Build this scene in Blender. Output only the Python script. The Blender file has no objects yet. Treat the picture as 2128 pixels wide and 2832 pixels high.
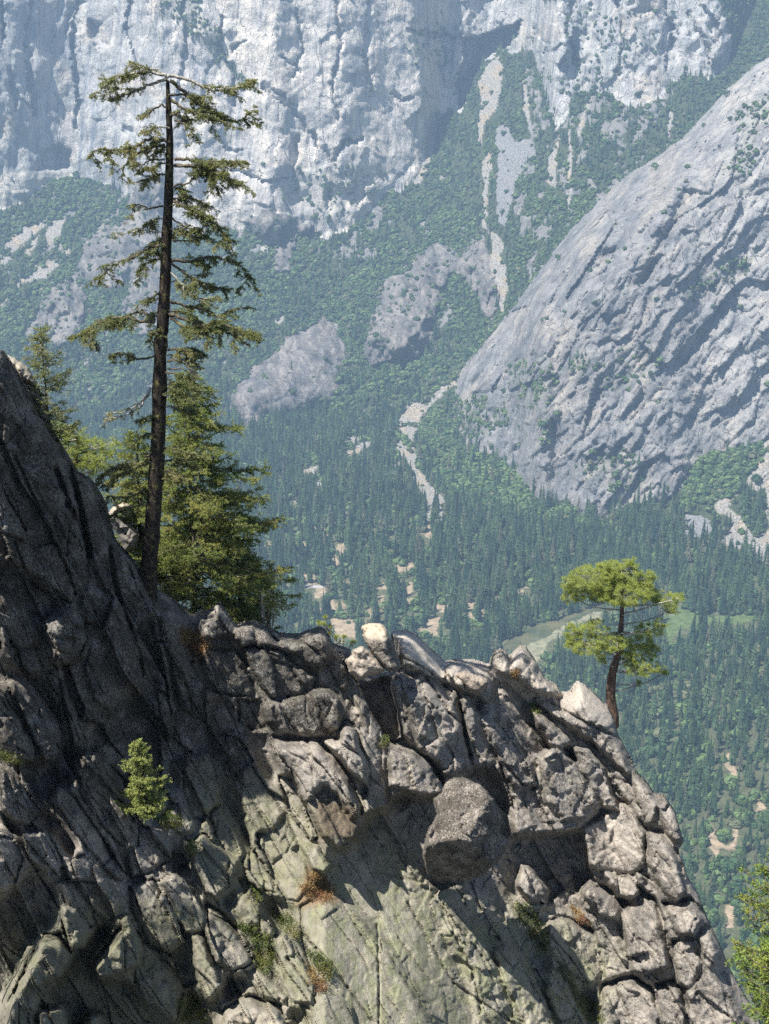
import bpy, math, random
import numpy as np
R = math.radians
rng = np.random.default_rng(7); random.seed(7)
sc = bpy.context.scene
COL = sc.collection

# ---------------------------------------------------------------- camera, sky, sun
W, H, F = 2128.0, 2832.0, 3890.0          # picture plane units used when reading the photograph
PITCH = R(20.0); CAMZ = 900.0
cam_d = bpy.data.cameras.new('camera'); cam = bpy.data.objects.new('camera', cam_d); COL.objects.link(cam)
cam.location = (0, 0, CAMZ); cam.rotation_euler = (R(90) - PITCH, 0, 0)
cam_d.sensor_fit = 'VERTICAL'; cam_d.sensor_height = 24.0; cam_d.lens = 24.0 * F / H
cam_d.clip_start = 0.5; cam_d.clip_end = 20000
sc.camera = cam
SUN = np.array([-0.38, -0.26, 0.885]); SUN /= np.linalg.norm(SUN)
sun_el = math.asin(SUN[2]); sun_az = math.atan2(SUN[0], SUN[1])
wd = bpy.data.worlds.new('World'); sc.world = wd; wd.use_nodes = True
nt = wd.node_tree; nt.nodes.clear()
sk = nt.nodes.new('ShaderNodeTexSky'); sk.sky_type = 'NISHITA'; sk.sun_disc = False
sk.sun_elevation = sun_el; sk.sun_rotation = sun_az; sk.altitude = 1500
bg = nt.nodes.new('ShaderNodeBackground'); bg.inputs[1].default_value = 0.068
wo = nt.nodes.new('ShaderNodeOutputWorld')
nt.links.new(sk.outputs[0], bg.inputs[0]); nt.links.new(bg.outputs[0], wo.inputs[0])
ld = bpy.data.lights.new('sun', 'SUN'); ld.energy = 5.0; ld.angle = R(0.5); ld.color = (1.0, 0.955, 0.88)
lo = bpy.data.objects.new('sun', ld); COL.objects.link(lo)
from mathutils import Vector
lo.rotation_euler = Vector(SUN).to_track_quat('Z', 'Y').to_euler(); lo.location = (0, 0, 1500)
sc.view_settings.view_transform = 'Standard'; sc.view_settings.look = 'None'
sc.view_settings.exposure = 0.97; sc.view_settings.gamma = 1
sc.render.engine = 'CYCLES'
sc.cycles.use_denoising = False; sc.cycles.denoiser = 'OPENIMAGEDENOISE'; sc.cycles.denoising_input_passes = 'RGB_ALBEDO_NORMAL'
sc.cycles.max_bounces = 5; sc.cycles.diffuse_bounces = 3; sc.cycles.glossy_bounces = 2
sc.cycles.transparent_max_bounces = 4; sc.cycles.volume_bounces = 1
sc.cycles.use_adaptive_sampling = True; sc.cycles.adaptive_threshold = 0.02

# ---------------------------------------------------------------- picture <-> world helpers
def tanv(v): return np.tan(PITCH + np.arctan((np.asarray(v, float) - H / 2) / F))
def dirs(u, v):
    x = (np.asarray(u, float) - W / 2) / F; y = -(np.asarray(v, float) - H / 2) / F
    c, s = math.cos(PITCH), math.sin(PITCH)
    return x, c + y * s, -s + y * c
def P(u, v, Y):
    x, dy, dz = dirs(u, v); s = np.asarray(Y, float) / dy
    return np.stack(np.broadcast_arrays(x * s, np.asarray(Y, float) + 0 * s, CAMZ + dz * s), -1)
def proj(p):
    p = np.asarray(p, float); c, s = math.cos(PITCH), math.sin(PITCH)
    x = p[..., 0]; y = p[..., 1]; z = p[..., 2] - CAMZ
    d = y * c - z * s; up = y * s + z * c
    return W / 2 + F * x / d, H / 2 - F * up / d
CR = dict(C1=(0, 0, .6402), C2=(1064, 0, .6402), C3=(0, 944, .6402), C4=(1064, 944, .6402), C5=(0, 1888, .6402), C6=(1064, 1888, .6402),
          F1=(0, 940, .361), F2=(0, 1500, .361), F3=(500, 1640, .361), F4=(900, 1640, .361), F5=(1400, 1700, .361),
          F6=(0, 2232, .361), F7=(600, 2232, .361), F8=(1500, 2232, .3779), G3=(600, 850, .4212), G4=(0, 450, .4212),
          H1=(700, 1400, .361), H2=(1300, 1500, .4982), S=(0, 0, 1.0))
def T(c, pts):
    ox, oy, k = CR[c]; return np.array([(ox + a * k, oy + b * k) for a, b in pts], float)
def ss(a, b, x):
    t = np.clip((x - a) / (b - a), 0, 1); return t * t * (3 - 2 * t)

# ---------------------------------------------------------------- noise
def _h(ix, iy, seed):
    n = (ix.astype(np.int64) * 374761393 + iy.astype(np.int64) * 668265263 + seed * 974711) & 0x7fffffff
    n = ((n ^ (n >> 13)) * 1274126177) & 0x7fffffff
    n = ((n ^ (n >> 16)) * 974634777) & 0x7fffffff
    return ((n ^ (n >> 15)) & 0xffff) / 65535.0
def vn(x, y, seed=0):
    x, y = .819 * x + .574 * y + seed * 3.7, -.574 * x + .819 * y - seed * 1.9
    ix = np.floor(x); iy = np.floor(y); fx = x - ix; fy = y - iy
    def gr(jx, jy, dx, dy):
        a = _h(jx, jy, seed) * 6.2831853; return np.cos(a) * dx + np.sin(a) * dy
    a = gr(ix, iy, fx, fy); b = gr(ix + 1, iy, fx - 1, fy); c = gr(ix, iy + 1, fx, fy - 1); d = gr(ix + 1, iy + 1, fx - 1, fy - 1)
    ux = fx ** 3 * (fx * (fx * 6 - 15) + 10); uy = fy ** 3 * (fy * (fy * 6 - 15) + 10)
    return np.clip(.5 + .78 * ((a + (b - a) * ux) * (1 - uy) + (c + (d - c) * ux) * uy), 0, 1)
def fbm(x, y, seed=0, o=4, g=.5):
    s = 0; a = 1; t = 0
    for i in range(o):
        s = s + a * vn(x * 2.03 ** i + 17.3 * i, y * 2.03 ** i - 9.1 * i, seed + i); t += a; a *= g
    return s / t * 2 - 1
def ridged(x, y, seed=0, o=4):
    s = 0; a = 1; t = 0
    for i in range(o):
        s = s + a * (1 - np.abs(vn(x * 2 ** i + 5.3 * i, y * 2 ** i, seed + i) * 2 - 1)); t += a; a *= .5
    return s / t
def voro(x, y, seed=0):
    ix = np.floor(x); iy = np.floor(y)
    f1 = np.full(x.shape, 9.); f2 = np.full(x.shape, 9.); cid = np.zeros(x.shape); cx = np.zeros(x.shape); cy = np.zeros(x.shape)
    for dx in (-1, 0, 1):
        for dy in (-1, 0, 1):
            jx = ix + dx; jy = iy + dy
            px = jx + .1 + .8 * _h(jx, jy, seed); py = jy + .1 + .8 * _h(jx, jy, seed + 5)
            d = np.hypot(x - px, y - py); m = d < f1
            f2 = np.where(m, f1, np.minimum(f2, d)); f1 = np.where(m, d, f1)
            cid = np.where(m, _h(jx, jy, seed + 9), cid); cx = np.where(m, px, cx); cy = np.where(m, py, cy)
    return f1, f2, cid, x - cx, y - cy
def inpoly(u, v, poly):
    m = np.zeros(u.shape, bool); n = len(poly)
    for i in range(n):
        x1, y1 = poly[i]; x2, y2 = poly[(i + 1) % n]
        if y1 == y2: continue
        c = ((y1 > v) != (y2 > v)) & (u < (x2 - x1) * (v - y1) / (y2 - y1) + x1); m ^= c
    return m
def edist(u, v, poly):
    d = np.full(u.shape, 1e9); n = len(poly)
    for i in range(n):
        a = poly[i]; b = poly[(i + 1) % n]; ab = b - a; L = ab @ ab + 1e-9
        t = np.clip(((u - a[0]) * ab[0] + (v - a[1]) * ab[1]) / L, 0, 1)
        d = np.minimum(d, np.hypot(u - a[0] - t * ab[0], v - a[1] - t * ab[1]))
    return d
def box(U, V, poly, pad=0):
    u0, v0 = poly.min(0) - pad; u1, v1 = poly.max(0) + pad
    j = np.where((U[0] >= u0) & (U[0] <= u1))[0]; i = np.where((V[:, 0] >= v0) & (V[:, 0] <= v1))[0]
    if len(i) == 0 or len(j) == 0: return None
    return np.s_[i[0]:i[-1] + 1, j[0]:j[-1] + 1]

# ---------------------------------------------------------------- mesh and material helpers
def mesh_obj(name, verts, faces, mat, parent=None, col=None, smooth=True, attrs=None):
    verts = np.asarray(verts, np.float32); faces = np.asarray(faces, np.int32)
    me = bpy.data.meshes.new(name); k = faces.shape[1]
    me.vertices.add(len(verts)); me.vertices.foreach_set('co', verts.ravel())
    me.loops.add(faces.size); me.loops.foreach_set('vertex_index', faces.ravel())
    me.polygons.add(len(faces)); me.polygons.foreach_set('loop_start', np.arange(0, faces.size, k, dtype=np.int32))
    me.polygons.foreach_set('loop_total', np.full(len(faces), k, np.int32))
    me.polygons.foreach_set('use_smooth', np.full(len(faces), smooth, bool))
    me.update(calc_edges=True)
    if col is not None:
        ca = me.attributes.new('Col', 'FLOAT_COLOR', 'POINT')
        c4 = np.ones((len(verts), 4), np.float32); c4[:, :3] = col; ca.data.foreach_set('color', c4.ravel())
    for an, av in (attrs or {}).items():
        a = me.attributes.new(an, 'FLOAT', 'POINT'); a.data.foreach_set('value', np.asarray(av, np.float32))
    me.materials.append(mat)
    o = bpy.data.objects.new(name, me); COL.objects.link(o)
    if parent is not None: o.parent = parent
    return o
def tag(o, label=None, cat=None, group=None, kind=None):
    if label: o['label'] = label
    if cat: o['category'] = cat
    if group: o['group'] = group
    if kind: o['kind'] = kind
    return o
def empty(name, loc, label, cat, group=None):
    o = bpy.data.objects.new(name, None); COL.objects.link(o); o.location = loc
    o.empty_display_size = .2
    return tag(o, label, cat, group)
class NG:
    def __init__(s, name):
        s.m = bpy.data.materials.new(name); s.m.use_nodes = True; s.t = s.m.node_tree; s.t.nodes.clear()
        s.out = s.n('ShaderNodeOutputMaterial'); s.b = s.n('ShaderNodeBsdfPrincipled')
        s.l(s.b.outputs[0], s.out.inputs[0]); s.b.inputs['Specular IOR Level'].default_value = .25
    def n(s, t, **k):
        x = s.t.nodes.new(t)
        for a, b in k.items(): setattr(x, a, b)
        return x
    def l(s, a, b): s.t.links.new(a, b)
    def coord(s): return s.n('ShaderNodeTexCoord').outputs['Object']
    def mapping(s, vec, scale):
        m = s.n('ShaderNodeMapping'); s.l(vec, m.inputs[0]); m.inputs['Scale'].default_value = scale; return m.outputs[0]
    def noise(s, vec, scale, detail=3, rough=.55):
        x = s.n('ShaderNodeTexNoise'); s.l(vec, x.inputs['Vector']); x.inputs['Scale'].default_value = scale
        x.inputs['Detail'].default_value = detail; x.inputs['Roughness'].default_value = rough; return x.outputs[0]
    def ramp(s, f, a, b, lo=0., hi=1.):
        r = s.n('ShaderNodeMapRange'); s.l(f, r.inputs[0]); r.inputs[1].default_value = a; r.inputs[2].default_value = b
        r.inputs[3].default_value = lo; r.inputs[4].default_value = hi; r.interpolation_type = 'SMOOTHSTEP'; return r.outputs[0]
    def mix(s, f, a, b, mode='MIX'):
        m = s.n('ShaderNodeMix', data_type='RGBA', blend_type=mode)
        for k, x in ((0, f), (6, a), (7, b)):
            if isinstance(x, (int, float)): m.inputs[k].default_value = x
            elif isinstance(x, tuple): m.inputs[k].default_value = (*x, 1)
            else: s.l(x, m.inputs[k])
        return m.outputs[2]
    def math(s, op, a, b):
        m = s.n('ShaderNodeMath', operation=op)
        for k, x in ((0, a), (1, b)):
            if isinstance(x, (int, float)): m.inputs[k].default_value = x
            else: s.l(x, m.inputs[k])
        return m.outputs[0]
    def attr(s, name, fac=False):
        a = s.n('ShaderNodeAttribute'); a.attribute_name = name; return a.outputs['Fac' if fac else 'Color']
    def bump(s, h, dist, st=1.):
        b = s.n('ShaderNodeBump'); s.l(h, b.inputs['Height']); b.inputs['Distance'].default_value = dist
        b.inputs['Strength'].default_value = st; s.l(b.outputs[0], s.b.inputs['Normal']); return b
    def done(s, color, rough=.9):
        if isinstance(color, tuple): s.b.inputs['Base Color'].default_value = (*color, 1)
        else: s.l(color, s.b.inputs['Base Color'])
        s.b.inputs['Roughness'].default_value = rough; return s.m

def rock_mat_near():
    g = NG('lichened_granite'); co = g.coord()
    col = g.attr('Col'); dark = g.attr('dark', True)
    big = g.noise(co, 1.1, 5, .65); sp = g.noise(co, 13., 4, .75); sp2 = g.noise(co, 30., 2, .6); st = g.noise(g.mapping(co, (3, 3, .5)), 1.2, 4, .6)
    # dark lichen speckle, heavier where shade is painted in: amount driven by the 'dark' coverage attribute
    thr = g.math('ADD', g.math('MULTIPLY', sp, .50), g.math('ADD', g.math('MULTIPLY', big, .30), g.math('MULTIPLY', sp2, .2)))
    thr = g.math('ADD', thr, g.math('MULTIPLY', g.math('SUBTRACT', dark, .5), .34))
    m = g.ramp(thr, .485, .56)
    c = g.mix(g.ramp(st, .35, .7, 0., .55), col, g.mix(1., col, (.62, .60, .58), 'MULTIPLY'))
    c = g.mix(m, c, g.mix(.15, (.042, .036, .029), col))
    yl = g.ramp(g.noise(co, 5.5, 4, .75), .60, .70, 0, .65)
    c = g.mix(g.math('MULTIPLY', yl, g.attr('yel', True)), c, (.42, .42, .13))
    hs = g.math('ADD', g.math('MULTIPLY', g.noise(co, 7, 6, .75), 1.), g.math('MULTIPLY', sp2, .4))
    g.bump(hs, .10, 1.)
    return g.done(c, .92)
def rock_mat_far(name='far_granite', rot=(0, 0, 0), sc_=(1, 1, .16)):
    g = NG(name); co = g.coord(); col = g.attr('Col')
    mp = g.n('ShaderNodeMapping'); g.l(co, mp.inputs[0]); mp.inputs['Rotation'].default_value = rot; mp.inputs['Scale'].default_value = sc_
    a = g.noise(mp.outputs[0], .03, 8, .68); b = g.noise(co, .09, 6, .72); d = g.noise(mp.outputs[0], .09, 5, .7)
    wv = g.n('ShaderNodeVectorMath', operation='ADD'); nz = g.n('ShaderNodeTexNoise'); g.l(mp.outputs[0], nz.inputs['Vector']); nz.inputs['Scale'].default_value = .02
    sv = g.n('ShaderNodeVectorMath', operation='SCALE'); g.l(nz.outputs['Color'], sv.inputs[0]); sv.inputs['Scale'].default_value = 40.; g.l(mp.outputs[0], wv.inputs[0]); g.l(sv.outputs[0], wv.inputs[1])
    vo = g.n('ShaderNodeTexVoronoi', feature='DISTANCE_TO_EDGE'); g.l(wv.outputs[0], vo.inputs['Vector']); vo.inputs['Scale'].default_value = .028
    crack = g.ramp(vo.outputs['Distance'], 0., .035, 1., 0.); crack = g.math('MULTIPLY', crack, g.ramp(b, .42, .58))
    c = g.mix(g.ramp(a, .40, .62, 0, .85), g.mix(1., col, (1.18, 1.16, 1.12), 'MULTIPLY'), g.mix(1., col, (.60, .62, .67), 'MULTIPLY'))
    c = g.mix(g.ramp(d, .50, .66, 0, .42), c, g.mix(1., col, (.42, .43, .46), 'MULTIPLY'))
    c = g.mix(g.math('MULTIPLY', crack, .75), c, (.05, .052, .055))
    h = g.math('ADD', g.math('MULTIPLY', b, 1.), g.math('SUBTRACT', g.math('MULTIPLY', d, .8), g.math('MULTIPLY', crack, .35)))
    g.bump(h, 7., .95)
    return g.done(c, .95)
def ground_mat(name):
    g = NG(name); co = g.coord(); col = g.attr('Col')
    b = g.noise(co, .09, 5, .7)
    c = g.mix(g.ramp(b, .35, .65), g.mix(1., col, (.66, .68, .66), 'MULTIPLY'), g.mix(1., col, (1.25, 1.2, 1.2), 'MULTIPLY'))
    g.bump(b, 2., .8)
    return g.done(c, .95)
def scree_mat():
    g = NG('scree'); co = g.coord(); col = g.attr('Col')
    v = g.n('ShaderNodeTexVoronoi'); g.l(co, v.inputs['Vector']); v.inputs['Scale'].default_value = .22
    c = g.mix(g.ramp(g.noise(co, .2, 3), .3, .7, 0, 1), g.mix(1., col, (.7, .7, .72), 'MULTIPLY'), g.mix(1., col, (1.2, 1.2, 1.18), 'MULTIPLY'))
    g.bump(v.outputs['Distance'], 4., 1.)
    return g.done(c, .95)
def water_mat():
    g = NG('river_water'); co = g.coord()
    g.bump(g.noise(co, .3, 3), .15, .5)
    c = g.mix(g.ramp(g.noise(co, .02, 3), .35, .65), (.045, .062, .032), (.12, .115, .06))
    g.b.inputs['Specular IOR Level'].default_value = .5
    return g.done(c, .18)
def leaf_mat(name, c1, c2, c3=None, trans=.25, island=True, far=False):
    g = NG(name)
    if far: rnd = g.n('ShaderNodeObjectInfo').outputs['Random']
    else: rnd = g.n('ShaderNodeNewGeometry').outputs['Random Per Island']
    c = g.mix(g.ramp(rnd, 0, 1), c1, c2)
    if far: c = g.mix(g.ramp(g.math('FRACT', g.math('MULTIPLY', rnd, 7.3), 0.), .90, .97, 0, .75), c, (.13, .125, .075))
    if c3:
        nz = g.noise(g.coord(), .03 if far else .9, 2)
        c = g.mix(g.ramp(nz, .45, .68, 0, .8), c, c3)
    if trans > 0:
        tr = g.n('ShaderNodeBsdfTranslucent'); g.l(c, tr.inputs[0]) 
        ms = g.n('ShaderNodeMixShader'); ms.inputs[0].default_value = trans
        g.l(g.b.outputs[0], ms.inputs[1]); g.l(tr.outputs[0], ms.inputs[2]); g.l(ms.outputs[0], g.out.inputs[0])
    return g.done(c, .65)
def bark_mat(name, c1, c2, moss=None):
    g = NG(name); co = g.coord()
    a = g.noise(g.mapping(co, (1, 1, .25)), 12, 4, .7)
    c = g.mix(g.ramp(a, .35, .65), c1, c2)
    if moss: c = g.mix(g.ramp(g.noise(co, 3.2, 4, .7), .54, .66), c, moss)
    g.bump(a, .05, 1.)
    return g.done(c, .95)
M = dict(
    near=rock_mat_near(), far=rock_mat_far(), spur=rock_mat_far('spur_granite', (0, R(35), 0), (1, 1, .3)), soil=ground_mat('forest_floor'), scree=scree_mat(), water=water_mat(),
    meadow=ground_mat('meadow_grass'), road=ground_mat('asphalt'),
    conifer=leaf_mat('far_conifer', (.014, .040, .022), (.062, .105, .040), None, 0, far=True),
    bush=leaf_mat('far_broadleaf', (.035, .075, .026), (.10, .155, .050), None, 0, far=True),
    fir=leaf_mat('fir_needles', (.11, .16, .04), (.31, .35, .10), (.40, .38, .12), .45),
    snag=leaf_mat('old_fir_needles', (.11, .14, .05), (.30, .32, .12), (.36, .34, .15), .4),
    pine=leaf_mat('pine_needles', (.24, .30, .065), (.48, .52, .16), (.34, .40, .09), .42),
    sap=leaf_mat('young_fir_needles', (.20, .25, .065), (.42, .44, .14), (.32, .36, .11), .35),
    shrub=leaf_mat('shrub_leaves', (.06, .10, .02), (.16, .19, .05), (.19, .17, .05), .25),
    dry=leaf_mat('dry_grass', (.22, .13, .05), (.34, .24, .10), (.25, .11, .06), .2),
    nearfir=leaf_mat('close_fir_needles', (.10, .17, .03), (.26, .32, .07), (.30, .28, .06), .35),
    bark=bark_mat('dark_bark', (.016, .012, .009), (.055, .043, .033), (.14, .125, .045)),
    twig=bark_mat('grey_twig', (.22, .20, .17), (.52, .49, .44)),
    limb=bark_mat('limb_bark', (.06, .05, .038), (.16, .135, .10), (.20, .19, .07)),
    redbark=bark_mat('pine_bark', (.05, .035, .026), (.20, .13, .095)),
)

# ================================================================ FAR TERRAIN
STEP = 4.0
gu = np.arange(-340, 2480, STEP); gv = np.arange(-260, 2860, STEP)
U, V = np.meshgrid(gu, gv)
# gentle warp so that traced borders are not straight
WU = U + 16 * fbm(U / 34, V / 34, 31, 5, .62); WV = V + 16 * fbm(U / 34, V / 34, 41, 5, .62)
TV = tanv(V)
def sm(a, k):
    k = int(k); w = np.hanning(2 * k + 1); w /= w.sum(); return np.convolve(np.pad(a, k, 'edge'), w, 'valid')
def pl(xs, ys): return np.interp(gu, xs, ys)
v0 = sm(pl([-400, 1000, 1250, 1600, 1750, 2128, 2500], [1150, 1150, 1180, 1440, 1445, 1480, 1480]), 20)
Y0 = CAMZ / tanv(v0)
def lower(v):
    t = tanv(v); return np.minimum(CAMZ / t, (CAMZ + .55 * Y0) / (t + .55)) if v.ndim == 1 else np.minimum(CAMZ / t, ((CAMZ + .55 * Y0) / (t + .55)))
tpos = np.maximum(TV, 1e-3)
YL = np.where(TV > .02, np.minimum(CAMZ / np.maximum(TV, .02), (CAMZ + .55 * Y0) / (np.maximum(TV, -.2) + .55)), (CAMZ + .55 * Y0) / (TV + .55))
# wall foot
wallbase = np.array([(-340, 680), (0, 579), (58, 563), (102, 531), (147, 500), (198, 477), (250, 500), (320, 515), (360, 560), (430, 640), (640, 640), (672, 633), (755, 691), (826, 640), (910, 650), (999, 614), (1064, 544), (1147, 506), (1179, 461), (1211, 320), (1275, 307), (1333, 173), (1384, 141), (1474, 134),
                     (1500, 240), (1540, 370), (1590, 260), (1700, 262), (1740, 300), (1830, 270), (1851, 218), (2010, 211), (2060, 60), (2128, -60), (2480, -200)], float)
vw_raw = np.interp(gu, wallbase[:, 0], wallbase[:, 1]); vw = sm(vw_raw, 14)
tw = tanv(vw); Yw = (CAMZ + .55 * Y0) / (tw + .55); zw = CAMZ - tw * Yw; mw = np.interp(gu, [0, 1100, 1350, 1700, 2128], [4.2, 3.6, 2.4, 2.0, 1.5])
YW = (CAMZ - zw + mw * Yw) / (TV + mw)
YB = np.where(V < vw[None, :], YW, YL)
# small bumps of the talus
YB = YB + np.where(V < v0[None, :], 22 * fbm(U / 120, V / 120, 3, 4), 0) * ss(0, 60, v0[None, :] - V)
# dark overhang and hollow left of the chute
def hollow(c, pts, dep, soft=14):
    global YB
    p = T(c, pts); s = box(U, V, p, 30)
    if s is None: return
    m = inpoly(WU[s], WV[s], p) * ss(0, soft, edist(WU[s], WV[s], p)); YB[s] += dep * m
def bulge(c, pts, dep, w=60, gx=0., gy=0., top=None):
    global YB
    p = T(c, pts); s = box(U, V, p, 30)
    if s is None: return
    e = edist(WU[s], WV[s], p); m = inpoly(WU[s], WV[s], p)
    q = np.clip(e / w, 0, 1); pr = np.sqrt(1 - (1 - q) ** 2); ce = p.mean(0)
    YB[s] -= m * pr * (dep + gx * (U[s] - ce[0]) + gy * (V[s] - ce[1]))
WALLROCK = (V < vw_raw[None, :] + 46 * fbm(U / 60, V / 60, 77, 5, .65) * ss(200, 420, U))
# vertical architecture of the great wall
wm = ss(0, 60, vw[None, :] - V)
lean = U + .12 * V
rsm = ss(-.25, .25, fbm(U / 240, V / 200, 59, 3) + .5 * ss(330, 620, V) + .7 * ss(1000, 1300, U) - .42)
YB -= wm * (46 * (ridged(lean / 300, V / 1100, 5, 3) - .62) + (5 + 5 * rsm) * (ridged(lean / 60, V / 420, 8, 3) - .6) + 2. * (ridged(lean / 16, V / 200, 9, 2) - .6))
f1, f2, cid, dx, dy = voro((U + .25 * V + 30 * fbm(U / 90, V / 90, 1, 3)) / 80, (V - .3 * U + 30 * fbm(U / 90, V / 90, 2, 3)) / 130, 3)
YB -= wm * (.25 + .75 * rsm) * ((cid - .5) * 22 + (cid * 7 % 1 - .5) * dx * 46 + (cid * 11 % 1 - .4) * dy * 26)
YB -= wm * (1. + 2.2 * rsm) * fbm(lean / 20, V / 90, 10, 4)
rough = wm * ss(.0, .6, fbm(U / 160, V / 160, 55, 3) + .25 * ss(250, 550, V) + ss(1050, 1350, U) * .5)
f1, f2, cid, dx, dy = voro((U + .5 * V) / 24, (V - .4 * U) / 34, 4)
YB -= (.15 + .85 * rsm) * rough * ((cid - .5) * 13 + (cid * 7 % 1 - .5) * dx * 12 + 3 * fbm(U / 20, V / 34, 11, 3))
hollow('C2', [(340, 160), (400, 150), (490, 130), (600, 80), (580, 160), (500, 220), (430, 260), (410, 330), (350, 450), (320, 480), (310, 360), (330, 240)], 150, 8)
hollow('C1', [(30, 280), (60, 290), (85, 400), (80, 480), (50, 490), (30, 380)], 30, 20)
hollow('C1', [(160, 640), (250, 620), (310, 640), (325, 740), (230, 745), (140, 750)], 40, 24)
hollow('C1', [(290, 0), (350, 0), (330, 80), (280, 160), (250, 200)], 30, 20)
hollow('C1', [(380, 60), (440, 100), (480, 200), (420, 240), (370, 140)], 26, 20)
hollow('C1', [(510, 535), (580, 530), (600, 590), (540, 580)], 26, 12)
hollow('C1', [(1160, 370), (1250, 400), (1245, 440), (1180, 400)], 30, 10)
hollow('C1', [(1260, 580), (1300, 570), (1290, 700), (1270, 800), (1250, 700)], 26, 8)
hollow('C1', [(1440, 640), (1500, 600), (1560, 600), (1560, 640), (1500, 620), (1450, 680)], 22, 8)
hollow('C1', [(1000, 190), (1060, 170), (1100, 168), (1040, 190), (1005, 240)], 20, 5)
hollow('C1', [(0, 0), (25, 0), (20, 160), (0, 240)], 40, 10)
# rocky knobs standing out of the slope
knobs = dict(
    rib=('G4', [(370, 780), (470, 740), (540, 560), (640, 440), (690, 385), (740, 420), (860, 350), (850, 250), (890, 100), (1080, 60), (1120, 500), (1120, 900), (1030, 1130), (930, 1150), (790, 980), (830, 860), (850, 780), (740, 850), (590, 790), (480, 770)], 24, 60, -.06, 0.),
    west=('G4', [(230, 1060), (260, 930), (330, 830), (450, 750), (540, 800), (575, 880), (560, 960), (540, 1060), (470, 1190), (350, 1210), (290, 1090)], 24, 60, -.1, 0.),
    dome=('G3', [(70, 640), (100, 550), (230, 420), (370, 300), (430, 230), (460, 180), (530, 168), (600, 130), (690, 58), (760, 100), (810, 180), (850, 240), (840, 340), (790, 400), (805, 520), (740, 610), (600, 665), (460, 700), (330, 750), (200, 810), (120, 740)], 62, 120, -.34, 0.),
    crag=('C2', [(0, 1200), (100, 1160), (170, 1080), (240, 1025), (270, 1060), (330, 1105), (380, 1030), (430, 1040), (460, 1130), (490, 1290), (470, 1400), (420, 1330), (350, 1200), (290, 1170), (250, 1250), (230, 1330), (200, 1475), (150, 1540), (0, 1560), (-60, 1600), (-90, 1500)], 34, 60, -.12, 0.),
    cragfoot=('G3', [(1000, 60), (1080, 0), (1330, 0), (1420, 40), (1380, 200), (1290, 290), (1180, 308), (1100, 270), (1010, 240)], 34, 50, -.12, 0.),
    centre=('C1', [(1040, 960), (1160, 900), (1260, 930), (1380, 1000), (1290, 1010), (1240, 1170), (1190, 1180), (1180, 1060), (1090, 1000)], 20, 30, 0., 0.),
)
ROCKZ = {}
for k, (c, pts, dep, w, gx, gy) in knobs.items():
    bulge(c, pts, dep, w, gx, gy); p = T(c, pts); s = box(U, V, p, 30); m = np.zeros(U.shape, bool); m[s] = inpoly(WU[s], WV[s], p); ROCKZ[k] = m
km = np.zeros(U.shape, bool)
for m in ROCKZ.values(): km |= m
kf = km.astype(float)
lean = U - .35 * V
kf = kf * np.where(ROCKZ['dome'], .35, 1.)
YB -= kf * (24 * (ridged(lean / 40, V / 170, 15, 4) - .6) + 8 * (ridged(U / 20, V / 50, 19, 4) - .6))
f1, f2, cid, dx, dy = voro((U + .3 * V) / 30, (V - .5 * U) / 60, 24); YB -= kf * ((cid - .5) * 16 + (cid * 7 % 1 - .5) * dx * 30 + (cid * 11 % 1 - .5) * dy * 16)
# the near granite spur on the right: its own surface in front of everything behind it
spur = T('C2', [(300, 1700), (330, 1590), (430, 1475), (510, 1380), (580, 1290), (700, 1120), (800, 990), (900, 890), (1040, 760), (1160, 690), (1280, 600), (1380, 500), (1500, 370), (1620, 270), (1700, 225), (1900, 100), (2300, -120), (2300, 2600), (300, 2600)])
spur_base = np.array([(900, 1190), (1180, 1190), (1256, 1187), (1288, 1232), (1340, 1264), (1397, 1277), (1429, 1309), (1455, 1354), (1506, 1405), (1564, 1379), (1595, 1405), (1634, 1443), (1679, 1431), (1730, 1392), (1832, 1386), (1883, 1354), (1941, 1258), (2012, 1245), (2056, 1238), (2128, 1213), (2480, 1150)], float)
vb_raw = np.interp(gu, spur_base[:, 0], spur_base[:, 1]); vb = sm(vb_raw, 6)
tb = tanv(vb); Yb = np.minimum(CAMZ / tb, (CAMZ + .55 * Y0) / (tb + .55)); zb = CAMZ - tb * Yb; mb = 1.55
YS = (CAMZ - zb + mb * Yb) / (TV + mb)
sin = inpoly(U + 5 * fbm(U / 30, V / 30, 61, 3), V + 5 * fbm(U / 30, V / 30, 62, 3), spur) & (V < vb[None, :])
# distance to the spur's upper-left silhouette only
def ldist(u, v, pts):
    d = np.full(u.shape, 1e9)
    for a, b in zip(pts[:-1], pts[1:]):
        ab = b - a; t = np.clip(((u - a[0]) * ab[0] + (v - a[1]) * ab[1]) / (ab @ ab), 0, 1); d = np.minimum(d, np.hypot(u - a[0] - t * ab[0], v - a[1] - t * ab[1]))
    return d
eS = ldist(U, V, spur[:17]); q = np.clip(eS / 260, 0, 1)
YS = YS + np.clip(YB - 12 - YS, 0, np.interp(V, [300, 850], [330, 720])) * (1 - np.sqrt(1 - (1 - q) ** 2))
a1 = .80 * U + .60 * V; a2 = -.60 * U + .80 * V                      # joints run down to the lower left
wp = 16 * fbm(U / 130, V / 130, 12, 3)
sb = ss(0, 90, vb[None, :] - V); YS -= sb * (34 * (ridged((a1 + wp) / 260, a2 / 900, 13, 2) - .6) + 9 * (ridged((a1 + .5 * wp) / 60, a2 / 300, 14, 2) - .6))
f1, f2, cid, dx, dy = voro((a1 + .6 * wp) / 110, (a2 + wp) / 280, 26); YS -= sb * ((cid - .5) * 24 + (cid * 13 % 1 - .45) * dx * 46 + (cid * 17 % 1 - .5) * dy * 30)
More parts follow.
